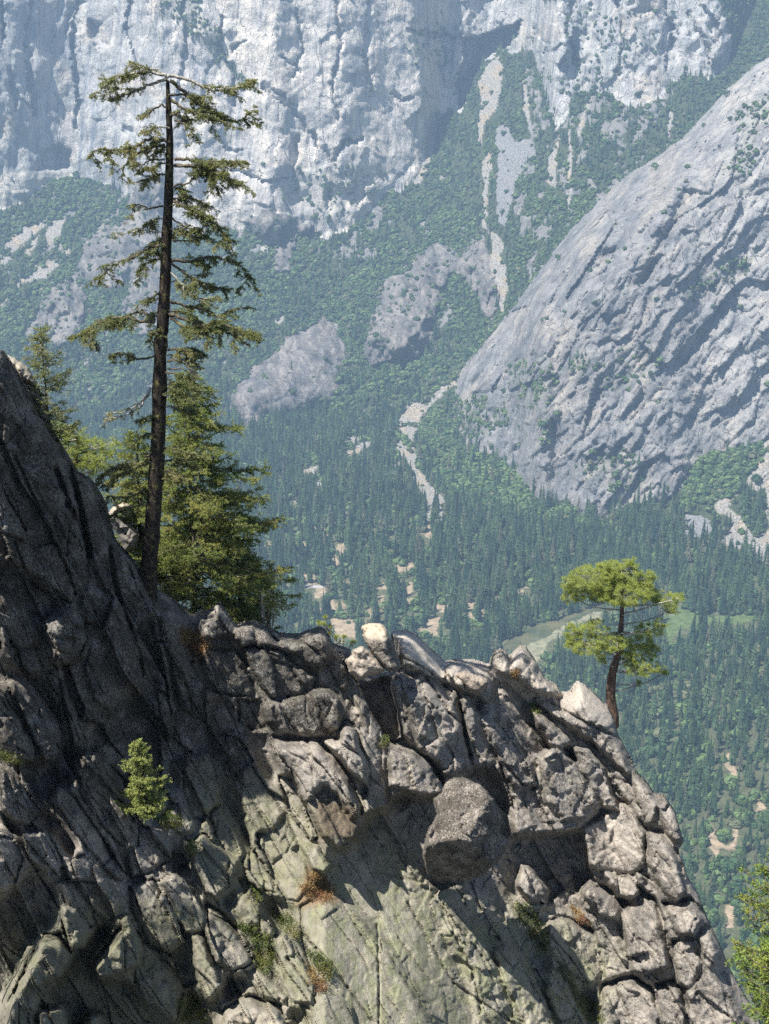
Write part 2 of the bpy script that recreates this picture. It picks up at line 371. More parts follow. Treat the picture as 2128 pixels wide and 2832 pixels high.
f1, f2, cid, dx, dy = voro((a1 + .6 * wp) / 30, (a2 + wp) / 58, 36); YS -= sb * ((cid - .5) * 8 + (cid * 13 % 1 - .45) * dx * 13 + (cid * 17 % 1 - .5) * dy * 10)
f1, f2, cid, dx, dy = voro((a1 + wp) / 46, (a2 + wp) / 110, 6)
YS -= (cid - .5) * 11 + (cid * 13 % 1 - .4) * dx * 19 + (cid * 17 % 1 - .5) * dy * 16
f1, f2, cid, dx, dy = voro((a1 + wp) / 17, (a2 + wp) / 34, 16)
YS -= (cid - .5) * 7 + (cid * 7 % 1 - .4) * dx * 11 + (cid * 17 % 1 - .5) * dy * 8 + 2.5 * fbm(a1 / 16, a2 / 40, 18, 3)
_p = T('C2', [(1290, 790), (1420, 830), (1300, 940), (1180, 1100), (1230, 1100), (1120, 1260), (1060, 1230), (1150, 1100), (1200, 960)]); s = box(U, V, _p, 30)
YS[s] += 34 * inpoly(WU[s], WV[s], _p) * ss(0, 20, edist(WU[s], WV[s], _p))
_p = T('C2', [(930, 1080), (1030, 1040), (990, 1130), (870, 1200)]); s = box(U, V, _p, 30); YS[s] += 25 * inpoly(WU[s], WV[s], _p) * ss(0, 20, edist(WU[s], WV[s], _p))
YB = np.where(sin, np.minimum(YS, YB + 200), YB)

def scar(c, pts, dep, wd):
    """a joint or ledge: the rock on its right and lower side lies deeper"""
    p = T(c, pts)
    for a_, b_ in zip(p[:-1], p[1:]):
        s = box(U, V, np.array([a_, b_]), 40); ab = b_ - a_; L_ = math.hypot(*ab); uu = WU[s]; vv_ = WV[s]
        t_ = ((uu - a_[0]) * ab[0] + (vv_ - a_[1]) * ab[1]) / (L_ * L_); d = ((uu - a_[0]) * ab[1] - (vv_ - a_[1]) * ab[0]) / L_
        if ab[1] < 0: d = -d
        if abs(ab[1]) < .3 * abs(ab[0]): d = ((vv_ - a_[1]) - (uu - a_[0]) * ab[1] / (ab[0] + 1e-6))
        YB[s] += dep * np.clip(1 - d / wd, 0, 1) * (d > 0) * (t_ > 0) * (t_ < 1)
for c, pts, dep, wd in [('C1', [(1120, 375), (1250, 470), (1330, 580), (1450, 720)], 26, 22), ('C1', [(1215, 245), (1250, 270), (1300, 320)], 20, 12), ('C2', [(30, 410), (70, 435), (120, 420)], 26, 12), ('C2', [(100, 120), (200, 135), (340, 155)], 34, 16), ('C1', [(560, 0), (540, 120), (600, 300)], 24, 26),
    ('C1', [(330, 0), (300, 200), (330, 420), (320, 560)], 26, 30), ('C1', [(130, 0), (100, 200), (140, 500)], 22, 26), ('C1', [(780, 0), (800, 200), (760, 420), (800, 640)], 22, 18), ('C1', [(960, 60), (940, 200), (1000, 300), (1010, 460)], 22, 16), ('C1', [(1270, 40), (1300, 200), (1260, 330)], 18, 14), ('C1', [(1440, 0), (1470, 180), (1430, 360), (1460, 520)], 20, 14),
    ('C1', [(1590, 0), (1570, 240), (1600, 420)], 22, 16), ('C1', [(1440, 690), (1500, 600), (1570, 590)], 26, 16), ('C1', [(900, 560), (980, 640), (1060, 640)], 20, 12), ('C1', [(1000, 740), (1120, 780), (1240, 760)], 24, 14), ('C2', [(800, 0), (780, 140), (830, 300)], 26, 18), ('C2', [(1000, 0), (1030, 180), (990, 320)], 26, 18), ('C2', [(1200, 0), (1240, 160), (1200, 300)], 26, 18), ('C2', [(1300, 60), (1380, 180), (1400, 280)], 24, 16), ('C2', [(640, 120), (700, 200), (680, 320)], 24, 14)]: scar(c, pts, dep, wd)
# ---- what covers each place: 0 forest slope, 1 valley floor, 2 wall, 3 knob rock, 4 spur, 5 scree, 6 meadow, 7 river, 8 road, 9 clearing, 10 gravel bar
LAB = np.where(V > v0[None, :], 1, 0)
LAB[WALLROCK & ~sin] = 2
LAB[km & ~sin] = 3
LAB[sin] = 4
bare = fbm(U / 46 + .25 * V / 46, V / 70, 95, 5, .62)
_ur = T('C2', [(560, 200), (1250, 380), (1240, 560), (900, 900), (700, 1250), (600, 1250), (560, 900), (640, 620)]); up = inpoly(U, V, _ur).astype(float)
thr_ = .42 - .30 * up - .16 * ss(700, 300, U) * ss(1150, 800, V) - .22 * ((U > 600) & (U < 1050) & (V > 590) & (V < 720)) - .12 * ((U > 900) & (U < 1400) & (V > 560) & (V < 960))
EXTRA = (LAB == 0) & (bare > thr_) & (V < 1180); LAB[EXTRA] = 3
EX2 = (LAB == 1) & (U < 1150) & (V > 1130) & (V < 1480) & (fbm(U / 26, V / 40, 97, 4, .6) > .42); LAB[EX2] = 5
_ex = EXTRA.astype(float); YB -= _ex * (7 * (ridged(U / 18, V / 40, 98, 4) - .55))
def paint(lab, c, pts, only=None):
    p = T(c, pts); s = box(U, V, p, 30)
    if s is None: return
    k = .3 if lab in (7, 8, 6) else .55 if lab == 5 else 1.
    m = inpoly(U[s] + (WU[s] - U[s]) * k, V[s] + (WV[s] - V[s]) * k, p); LAB[s] = np.where(m, lab, LAB[s])
for c, pts in [
    ('C2', [(440, 290), (490, 240), (515, 290), (500, 400), (480, 480), (440, 520), (425, 560), (420, 640), (400, 600), (400, 540), (415, 430), (405, 350)]),
    ('C2', [(420, 700), (460, 650), (460, 700), (445, 850), (440, 990), (420, 980), (425, 850)]),
    ('C2', [(455, 1000), (490, 1010), (515, 1040), (520, 1065), (495, 1100), (525, 1150), (535, 1230), (522, 1300), (515, 1380), (500, 1330), (485, 1250), (462, 1190), (455, 1110), (470, 1080)]),
    ('C2', [(480, 560), (510, 530), (570, 610), (640, 600), (650, 650), (600, 720), (570, 800), (540, 900), (520, 980), (490, 970), (485, 850), (475, 780), (490, 700)]),
    ('C2', [(700, 690), (750, 600), (745, 700), (740, 810), (700, 790)]), ('C2', [(603, 340), (622, 400), (628, 520), (650, 600), (620, 560), (598, 450)]),
    ('C2', [(880, 430), (900, 410), (875, 500), (840, 600), (830, 560)]),
    ('C2', [(1228, 470), (1248, 480), (1242, 560), (1220, 630)]),
    ('C2', [(795, 520), (812, 640), (802, 900), (790, 900)]), ('C2', [(190, 500), (235, 480), (215, 600), (190, 720), (150, 800), (120, 790), (170, 700)]),
    ('G3', [(1570, 475), (1500, 505), (1430, 555), (1415, 620), (1380, 650), (1340, 615), (1250, 645), (1200, 730), (1185, 820), (1230, 840), (1165, 900), (1175, 960), (1225, 1000), (1255, 1100), (1315, 1190), (1340, 1240), (1370, 1290), (1365, 1425), (1400, 1425), (1405, 1290), (1450, 1270), (1480, 1350), (1515, 1300), (1460, 1205), (1385, 1150), (1330, 1060), (1300, 950), (1285, 850), (1335, 800), (1345, 720), (1400, 655), (1450, 600), (1500, 545), (1585, 505)]),
    ('G3', [(1150, 1030), (1210, 1020), (1215, 1100), (1160, 1095)]), ('G3', [(990, 850), (1050, 830), (1020, 910), (870, 975), (850, 950), (930, 900)]), ('G3', [(870, 830), (940, 850), (930, 900), (860, 870)]),
    ('G3', [(645, 1110), (690, 1130), (695, 1215), (650, 1170)]), ('G3', [(600, 1235), (635, 1240), (640, 1310), (615, 1290)]), ('G3', [(380, 90), (430, 55), (455, 75), (400, 115)]), ('G3', [(560, 1060), (660, 1040), (640, 1090), (570, 1100)]),
    ('G3', [(1440, 1290), (1500, 1290), (1490, 1420), (1460, 1420)]), ('H1', [(1430, 0), (1500, 0), (1470, 60), (1450, 60)]), ('H1', [(1310, 0), (1340, 0), (1345, 130), (1320, 120)]),
    ('G4', [(0, 925), (100, 865), (110, 790), (210, 720), (330, 635), (405, 630), (400, 670), (300, 755), (140, 800), (60, 900), (0, 940)]),
    ('G4', [(30, 540), (160, 410), (190, 430), (320, 355), (310, 400), (200, 500), (90, 585)]), ('G4', [(165, 605), (200, 540), (265, 465), (240, 530), (190, 615)]),
    ('G4', [(300, 450), (360, 365), (430, 375), (400, 470), (320, 550)]), ('G4', [(0, 640), (80, 590), (90, 620), (10, 690)]), ('G4', [(200, 650), (250, 640), (240, 700), (200, 690)]), ('G4', [(420, 570), (470, 560), (465, 600), (425, 610)]), ('G4', [(260, 830), (300, 825), (280, 880)]),
    ('C4', [(1800, 380), (1662, 415), (1600, 465), (1590, 560), (1550, 640), (1440, 690), (1420, 730), (1500, 760), (1480, 840), (1420, 860), (1550, 900), (1640, 955), (1900, 1000)]),
    ('C4', [(1290, 735), (1400, 770), (1415, 820), (1350, 850), (1275, 840)]),
]: paint(5, c, pts)
PALE = np.zeros(U.shape, bool)
_p = T('C1', [(-200, 1050), (0, 905), (90, 880), (160, 830), (230, 780), (330, 770), (320, 735), (240, 740), (140, 750), (0, 740), (-200, 760)]); s = box(U, V, _p, 20); PALE[s] = inpoly(WU[s], WV[s], _p)
LAB[PALE] = 2
# greenery standing inside the talus of the right corner
for c, pts in [('C4', [(1480, 700), (1560, 640), (1640, 640), (1662, 800), (1600, 860), (1570, 800)]), ('C4', [(1420, 760), (1480, 760), (1470, 830), (1420, 830)]), ('C4', [(1560, 470), (1640, 440), (1640, 500), (1570, 560)])]: paint(0, c, pts)
for c, pts in [
    ('H1', [(590, 860), (680, 885), (730, 855), (785, 890), (775, 1000), (620, 1000), (600, 950)]), ('H1', [(480, 620), (565, 610), (558, 690), (490, 700)]), ('H1', [(565, 370), (620, 365), (655, 420), (640, 460)]),
    ('H1', [(1105, 450), (1190, 440), (1250, 480), (1130, 505)]), ('H1', [(1175, 585), (1228, 590), (1222, 670), (1185, 690)]), ('H1', [(935, 700), (1010, 680), (1005, 745)]), ('H1', [(1175, 710), (1245, 695), (1205, 810)]),
    ('H1', [(1395, 740), (1485, 735), (1475, 810), (1410, 810)]), ('H1', [(1345, 850), (1425, 855), (1435, 915), (1355, 935)]), ('H1', [(1285, 940), (1420, 915), (1415, 975), (1380, 1025), (1295, 985)]), ('H1', [(1305, 165), (1365, 135), (1355, 230), (1315, 240)]),
    ('H1', [(565, 700), (600, 690), (650, 800), (590, 780)]), ('H1', [(1085, 925), (1155, 895), (1165, 960), (1095, 965)]), ('H1', [(880, 815), (920, 820), (915, 900), (890, 880)]), ('H1', [(1630, 740), (1700, 720), (1690, 790), (1640, 790)]),
    ('H1', [(640, 290), (690, 285), (690, 360), (640, 350)]), ('H1', [(380, 520), (470, 515), (480, 590), (390, 600)]), ('H1', [(960, 590), (1015, 580), (1015, 640), (970, 640)]), ('H1', [(1240, 180), (1290, 175), (1285, 215), (1245, 215)]), ('H1', [(1050, 190), (1075, 190), (1075, 230), (1050, 230)]),
    ('H2', [(290, 235), (350, 230), (345, 250), (290, 255)]), ('H2', [(0, 390), (30, 395), (20, 430), (0, 430)]), ('H2', [(250, 270), (300, 265), (300, 280), (255, 285)]),
    ('H2', [(1020, 930), (1045, 925), (1045, 975), (1022, 970)]), ('C6', [(1480, 300), (1530, 400), (1500, 430), (1470, 350)]), ('C6', [(1400, 600), (1460, 690), (1440, 760), (1390, 690)]), ('C6', [(1440, 700), (1500, 695), (1520, 712), (1450, 722)]), ('C6', [(1600, 480), (1650, 540), (1610, 560)]), ('C6', [(1480, 960), (1510, 960), (1510, 1060), (1480, 1050)]), ('C6', [(1500, 620), (1530, 620), (1520, 700), (1500, 700)]),
]: paint(9, c, pts)
paint(8, 'H1', [(385, 596), (470, 600), (565, 596), (560, 616), (470, 622), (385, 622)])
paint(6, 'H2', [(1060, 400), (1190, 340), (1215, 375), (1260, 395), (1330, 412), (1420, 405), (1500, 400), (1580, 400), (1600, 430), (1480, 455), (1300, 460), (1170, 480), (1100, 560), (1060, 540)])
paint(10, 'H2', [(330, 560), (440, 510), (560, 440), (700, 380), (740, 380), (730, 430), (640, 450), (560, 450), (440, 570), (420, 650), (360, 660), (270, 620)])
paint(7, 'H2', [(150, 640), (190, 570), (250, 515), (380, 452), (480, 425), (560, 392), (680, 352), (760, 340), (820, 360), (760, 385), (700, 378), (560, 432), (480, 475), (440, 512), (340, 552), (260, 600), (225, 650), (190, 700)])
paint(7, 'H2', [(820, 360), (900, 345), (1050, 345), (1190, 330), (1190, 345), (1050, 368), (900, 372)])

# ---- colours of the ground itself
def mixc(a, b, m): return a + (np.array(b, float) - a) * m[..., None]
C = np.zeros(U.shape + (3,)); C[:] = (.040, .055, .026)
fl = (LAB == 1); C = mixc(C, (.075, .085, .045), fl.astype(float))
wst = .6 * fbm((U + .10 * V) / 30, V / 300, 21, 3) + .55 * fbm((U + .10 * V) / 8, V / 240, 22, 3); tan = ss(.05, .5, fbm(U / 110, V / 150, 23, 4))
rockc = np.zeros(U.shape + (3,)); rockc[:] = (.40, .395, .385)
rockc = mixc(rockc, (.49, .43, .365), tan * .8)
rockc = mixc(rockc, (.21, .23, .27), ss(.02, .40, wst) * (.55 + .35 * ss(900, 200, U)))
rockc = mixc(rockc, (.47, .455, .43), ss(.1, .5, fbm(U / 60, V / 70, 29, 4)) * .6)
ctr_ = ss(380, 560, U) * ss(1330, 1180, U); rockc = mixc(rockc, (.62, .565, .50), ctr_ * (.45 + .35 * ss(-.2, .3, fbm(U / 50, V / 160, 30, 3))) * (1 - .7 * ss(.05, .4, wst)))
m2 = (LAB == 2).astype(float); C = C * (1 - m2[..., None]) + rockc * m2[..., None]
C = mixc(C, (.50, .47, .42), PALE * (.6 + .4 * vn(U / 20, V / 30, 3)))
sc2 = np.zeros_like(rockc); sc2[:] = (.235, .232, .232); sc2 = mixc(sc2, (.33, .30, .265), ss(-.1, .4, fbm(a1 / 40, a2 / 160, 33, 4)) * .8)
sc2 = mixc(sc2, (.125, .13, .14), ss(.1, .45, fbm(a1 / 22, a2 / 120, 34, 4)) * .7)
sc2 = mixc(sc2, (.40, .39, .375), ss(1250, 950, V * .6 + 1000 - U * .3) * 0 + ss(1800, 2100, U) * ss(1300, 1000, V) * .5)
m4 = ((LAB == 4) | (LAB == 3)).astype(float); C = C * (1 - m4[..., None]) + sc2 * m4[..., None]
kn = km.astype(float) * (LAB == 3); C = mixc(C, (.125, .115, .11), kn * (.6 + .35 * ss(-.3, .3, fbm(U / 30, V / 60, 38, 3)))); kst = ridged((U - .45 * V + 40 * fbm(U / 60, V / 60, 40, 3)) / 30, V / 120, 39, 4); C = mixc(C, (.30, .275, .25), kn * ss(.66, .88, kst) * .55); C = mixc(C, (.06, .06, .065), kn * ss(.50, .36, kst) * .5); C = mixc(C, (.17, .165, .16), EXTRA.astype(float) * (LAB == 3) * .7)
scr = np.zeros_like(rockc); scr[:] = (.27, .255, .23); scr = mixc(scr, (.33, .265, .185), ss(.0, .4, fbm(U / 40, V / 40, 35, 3)) * .7)
grey = ((U > 1360) & (U < 1485) & (V > 330) & (V < 640)) | ((U > 1880) & (U < 1975) & (V > 1400)); scr = mixc(scr, (.20, .20, .205), grey.astype(float) * .9)
m5 = (LAB == 5).astype(float); C = C * (1 - m5[..., None]) + scr * m5[..., None]
C = mixc(C, (.085, .125, .045), (LAB == 6).astype(float)); C = mixc(C, (.28, .225, .155), (LAB == 9).astype(float)); C = mixc(C, (.20, .20, .13), (LAB == 10).astype(float)); C = mixc(C, (.30, .30, .30), (LAB == 8).astype(float))
thin = ss(.1, .45, fbm(U / 60, V / 45, 91, 4)) * (LAB == 1) * ss(1500, 1250, U) * ss(1350, 1500, V); C = mixc(C, (.30, .23, .15), thin * .7)
# brush growing on the rock: where it grows (0..1)
veg = ss(.18, .34, fbm(U / 34, V / 26, 81, 5) - .12)
ledge = np.zeros(U.shape)
def vegp(c, pts, a=1.):
    p = T(c, pts); s = box(U, V, p, 30)
    if s is not None: ledge[s] = np.maximum(ledge[s], a * inpoly(WU[s] + (WU[s] - U[s]), WV[s] + (WV[s] - V[s]), p))
vegp('C1', [(670, 0), (860, 0), (880, 90), (950, 120), (940, 200), (1000, 240), (1010, 320), (940, 260), (860, 170), (780, 110), (700, 80)], .9)
vegp('C1', [(1000, 310), (1060, 330), (1130, 400), (1050, 400)], 1.)
vegp('C2', [(1270, 1260), (1400, 1200), (1500, 1120), (1600, 1090), (1570, 1170), (1440, 1230), (1330, 1310)], .9)
vegp('C4', [(760, 130), (850, 30), (870, 80), (900, 70), (960, 120), (900, 110), (820, 150)], .8); vegp('C4', [(610, 200), (680, 190), (760, 180), (740, 210), (640, 245)], .8)
vegp('C2', [(80, 180), (220, 90), (320, 160), (310, 460), (240, 300), (130, 260)], .35); vegp('C2', [(760, 400), (1000, 380), (1040, 300), (1200, 180), (1050, 60), (850, 0), (780, 120)], .25); vegp('C1', [(1180, 800), (1300, 740), (1500, 700), (1640, 800), (1560, 900), (1380, 980), (1250, 880)], .3)
vegp('C4', [(230, 200), (330, 260), (420, 240), (560, 330), (440, 400), (350, 420), (300, 400), (150, 420), (130, 330)], .65); vegp('C4', [(660, 330), (760, 300), (720, 450), (660, 440)], .5); vegp('C4', [(790, 560), (900, 480), (1050, 470), (1150, 560), (1100, 660), (950, 640), (840, 590)], .5)
vegp('C4', [(520, 100), (700, 60), (760, 160), (700, 330), (560, 300)], .3); vegp('C4', [(900, 150), (1050, 60), (1200, 20), (1150, 150), (1000, 220)], .3); vegp('C2', [(1500, 500), (1662, 380), (1662, 560), (1560, 640)], .45)
vegp('C2', [(1440, 700), (1620, 600), (1560, 760), (1480, 780)], .5)
brushy = np.where(LAB == 2, np.maximum(veg * np.interp(gu, [0, 600, 1050, 1350, 1700, 2000], [.05, .12, .35, .8, .9, .9])[None, :], ledge), 0)
brushy = np.where(LAB == 4, np.maximum(veg * .42, ledge), brushy); brushy = np.where(LAB == 3, np.where(ROCKZ['dome'], veg * .6, np.clip(veg * 1.3 + .10, 0, 1)), brushy)
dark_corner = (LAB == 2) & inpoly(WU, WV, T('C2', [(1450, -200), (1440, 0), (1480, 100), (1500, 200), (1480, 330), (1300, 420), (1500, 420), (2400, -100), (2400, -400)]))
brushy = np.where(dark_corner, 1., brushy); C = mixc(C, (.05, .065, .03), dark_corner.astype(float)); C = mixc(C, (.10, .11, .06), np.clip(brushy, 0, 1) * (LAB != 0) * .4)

PB = P(U, V, YB)
ny, nx = U.shape; idx = np.arange(ny * nx).reshape(ny, nx)
quads = np.stack([idx[:-1, :-1], idx[1:, :-1], idx[1:, 1:], idx[:-1, 1:]], -1).reshape(-1, 4)
fl_lab = LAB[:-1, :-1].ravel()
def piece(name, labs, mat, sel=None):
    m = np.isin(fl_lab, labs)
    if sel is not None: m &= sel[:-1, :-1].ravel()
    q = quads[m]
    if len(q) == 0: return None
    used, inv = np.unique(q, return_inverse=True)
    return tag(mesh_obj(name, PB.reshape(-1, 3)[used], inv.reshape(-1, 4), mat, col=C.reshape(-1, 3)[used]), kind='structure')
piece('forested_slope', [0], M['soil']); piece('valley_floor', [1, 9], M['soil']); piece('gravel_bar', [10], M['soil'])
tag(piece('granite_wall', [2], M['far']), kind='structure')
piece('granite_spur', [4], M['spur'])
piece('rock_outcrop', [3], M['far'], ~ROCKZ['dome']); piece('granite_dome', [3], M['far'], ROCKZ['dome'])
piece('rockslide', [5], M['scree']); piece('meadow', [6], M['meadow']); piece('river', [7], M['water']); piece('road', [8], M['road'])
print('terrain done')

# ================================================================ FOREST OF THE VALLEY AND THE SLOPES
FGSIL = None   # set below from the near ridge outline
near_outline = None
def conifer_mesh(seed, tiers=9, sp=9, rad=.15, slim=1.):
    r = random.Random(seed); vs = []; fs = []
    for i in range(tiers):
        k = i / (tiers - 1); z1 = .10 + .80 * k; rr = rad * slim * (1 - k) ** .85 * r.uniform(.8, 1.15) + .012; top = z1 + .17 * (1 - .5 * k)
        n0 = len(vs); ox, oy = r.uniform(-.01, .01), r.uniform(-.01, .01); vs.append((ox, oy, min(top, 1.0)))
        n = sp * 2; ph = r.random() * 6
        for j in range(n):
            a = ph + j * 2 * math.pi / n; q = rr * (1. if j % 2 == 0 else .50) * r.uniform(.72, 1.2)
            vs.append((ox + q * math.cos(a), oy + q * math.sin(a), z1 - (.03 if j % 2 == 0 else -.015) + r.uniform(-.015, .015)))
        for j in range(n): fs.append((n0, n0 + 1 + j, n0 + 1 + (j + 1) % n))
    n0 = len(vs)
    for z, q in ((0, .012), (.3, .008)):
        for j in range(4): vs.append((q * math.cos(j * 1.571), q * math.sin(j * 1.571), z))
    for j in range(4):
        a, b = n0 + j, n0 + (j + 1) % 4; fs.append((a, b, b + 4)); fs.append((a, b + 4, a + 4))
    return np.array(vs), np.array(fs)
def bush_mesh(seed, n=150):
    r = np.random.default_rng(seed)
    th = r.random(n) * 2 * np.pi; cz = r.uniform(-.15, 1, n); rr = np.sqrt(1 - np.clip(cz, -1, 1) ** 2)
    d = np.stack([rr * np.cos(th), rr * np.sin(th), cz], 1); lump = .72 + .35 * np.sin(3 * th + seed) * np.cos(4 * cz + seed) + r.uniform(-.12, .12, n)
    c = d * lump[:, None] * np.array([.5, .5, .62]) + np.array([0, 0, .30])
    a = r.normal(size=(n, 3)); a -= (a * d).sum(1, keepdims=True) * d * .7; a /= np.linalg.norm(a, axis=1, keepdims=True)
    b = np.cross(d, a); b /= np.linalg.norm(b, axis=1, keepdims=True) + 1e-9; s = r.uniform(.10, .17, (n, 1))
    v = np.stack([c - a * s - b * s, c + a * s - b * s, c + a * s + b * s, c - a * s + b * s], 1).reshape(-1, 3)
    f = np.arange(n * 4).reshape(n, 4); f = np.concatenate([f[:, [0, 1, 2]], f[:, [0, 2, 3]]])
    # a dense core so that the canopy is not see-through
    k = 7; m = 5; core = []
    for i in range(m + 1):
        ph = -.3 + (math.pi / 2 + .3) * i / m
        for j in range(k):
            aa = 2 * math.pi * j / k; q = .40 * (.85 + .25 * r.random()); core.append((q * math.cos(ph) * math.cos(aa), q * math.cos(ph) * math.sin(aa), .28 + .5 * math.sin(ph) * (.9 + .15 * r.random())))
    n0 = len(v); cf = []
    for i in range(m):
        for j in range(k):
            p, q = n0 + i * k + j, n0 + i * k + (j + 1) % k; cf += [(p, q, q + k), (p, q + k, p + k)]
    return np.concatenate([v, core]), np.concatenate([f, cf])
def mesh_only(name, v, f, mat, smooth=False):
    o = mesh_obj(name, v, f, mat, smooth=smooth); me = o.data; bpy.data.objects.remove(o); return me
CON = [mesh_only('conifer_mesh', *conifer_mesh(s, sl[0], sl[1], sl[2]), M['conifer']) for s, sl in enumerate([(10, 8, .14), (9, 9, .16), (11, 8, .12), (8, 9, .18), (10, 9, .15)])]
BUS = [mesh_only('broadleaf_mesh', *bush_mesh(s), M['bush']) for s in range(4)]

# world-area of every ground cell (horizontal) and surface area
e1 = PB[:-1, 1:] - PB[:-1, :-1]; e2 = PB[1:, :-1] - PB[:-1, :-1]; cr = np.cross(e1, e2); sarea = np.linalg.norm(cr, axis=-1); harea = np.abs(cr[..., 2])
L = LAB[:-1, :-1]; u_ = U[:-1, :-1]; v_ = V[:-1, :-1]; br = brushy[:-1, :-1]
clump = fbm(u_ / 55, v_ / 40, 201, 4)
conif_side = ss(-.16, .16, .8 * fbm(u_ / 150, v_ / 120, 207, 3) + .5 * fbm(u_ / 40, v_ / 36, 208, 3) + np.interp(v_, [300, 560, 900, 1000, 1250, 1400], [.45, .05, -.15, -.02, .2, 1.]) + .25 * ss(1350, 1150, u_) * ss(1050, 1250, v_) - .35 * ss(1150, 1250, u_) * ss(1000, 1100, v_) * ss(1420, 1380, v_))
open_ = fbm(u_ / 22, v_ / 22, 211, 3)
den_con = np.zeros(u_.shape); den_bus = np.zeros(u_.shape)
fl1 = (L == 1)
den_con[fl1] = (1 / 105.) * (.55 + .75 * ss(-.3, .3, clump))[fl1]
den_con *= np.where(fl1 & (v_ < 1780) & (u_ < 1250) & (v_ > 1430), .62, 1)
m = (L == 0); den_con[m] = (conif_side * (1 / 115.) * (.4 + .8 * ss(-.2, .3, clump)))[m]; den_bus[m] = ((1 - .8 * conif_side) * (1 / 42.) * ss(-.55, -.2, open_ + .12))[m]
den_con[L == 9] = 1 / 1500.; den_bus[L == 9] = 1 / 500.; den_bus[L == 6] = 1 / 1500.; den_bus[fl1] = 1 / 300.; den_bus[fl1 & (v_ < 1300)] = 1 / 90.; den_bus[L == 5] = 1 / 260.
rk = (L == 2) | (L == 3) | (L == 4); den_bus[rk] = (br * (1 / 60.))[rk]; den_con[rk] = (br * ss(.3, .9, br) * (1 / 160.))[rk]
def shadow_mask(labs, reach):
    m0 = np.isin(L, labs).astype(float); out = m0.copy()
    for k in range(1, int(reach / STEP) + 1): out[k:] = np.maximum(out[k:], m0[:-k])
    return out
den_con *= 1 - .93 * shadow_mask([9, 8, 10], 52); den_con *= 1 - .9 * shadow_mask([6, 7], 34); den_con *= 1 - .75 * shadow_mask([5], 30); den_bus *= 1 - .9 * shadow_mask([9, 8, 10, 7, 6], 14); den_bus *= 1 - .8 * shadow_mask([5], 14)
for pts in ([(330, 190), (230, 290), (150, 330), (140, 450), (180, 560), (260, 650), (400, 720), (600, 760), (880, 800), (800, 700), (700, 740), (620, 650), (570, 570), (500, 520), (430, 510), (340, 450), (370, 380), (250, 330)], [(1290, 640), (1370, 490), (1480, 470), (1600, 440), (1600, 560), (1540, 650), (1420, 700), (1300, 740), (1200, 700)]):
    m = inpoly(u_, v_, T('C4', pts)) & ~rk & (L != 5); den_con[m] *= .12; den_bus[m] = 1 / 40.
dc = dark_corner[:-1, :-1]; den_con[dc] = 1 / 90.; den_bus[dc] = 1 / 120.
depth_ok = (np.abs(np.diff(YB, axis=0)[:, :-1]) < 120) & (np.abs(np.diff(YB, axis=1)[:-1]) < 120)
def scatter(den, area, mind, seed):
    r = np.random.default_rng(seed); lam = den * area * depth_ok; lam = np.clip(lam, 0, 40)
    n = r.poisson(lam); i, j = np.nonzero(n); rep = n[i, j]; i = np.repeat(i, rep); j = np.repeat(j, rep)
    a = r.random(len(i))[:, None]; b = r.random(len(i))[:, None]
    p = PB[i, j] * (1 - a) * (1 - b) + PB[i, j + 1] * a * (1 - b) + PB[i + 1, j] * (1 - a) * b + PB[i + 1, j + 1] * a * b
    key = {}; keep = []; order = r.permutation(len(p)); c = np.floor(p / mind).astype(int)
    for q in order.tolist():
        k = (c[q, 0], c[q, 1], c[q, 2])
        if k in key: continue
        key[k] = 1; keep.append(q)
    keep = np.array(keep, int); return p[keep], i[keep], j[keep]
pc, ic, jc = scatter(den_con, np.where(rk | dc, sarea * .6, harea), 7.6, 1)
pb_, ib, jb = scatter(den_bus, np.where(rk, sarea * .6, harea), 4.6, 2)
vrow = v_[ic, jc]; lab_c = L[ic, jc]
hc = (.45 + .85 * rng.random(len(pc)) ** .8) * np.interp(vrow, [0, 500, 1000, 1300, 1500, 1800, 2100, 2500], [24, 27, 33, 40, 44, 41, 32, 22])
hc = np.where(rng.random(len(pc)) < .12, hc * .55, hc); hc[(lab_c == 2) | (lab_c == 4) | (lab_c == 3)] *= .6
hb = (.45 + 1.1 * rng.random(len(pb_)) ** 1.5) * np.interp(v_[ib, jb], [0, 900, 1400], [9.5, 10.5, 11]); rkb = np.isin(L[ib, jb], [2, 3, 4]); hb[rkb] *= .75
print('conifers', len(pc), 'broadleaf', len(pb_))
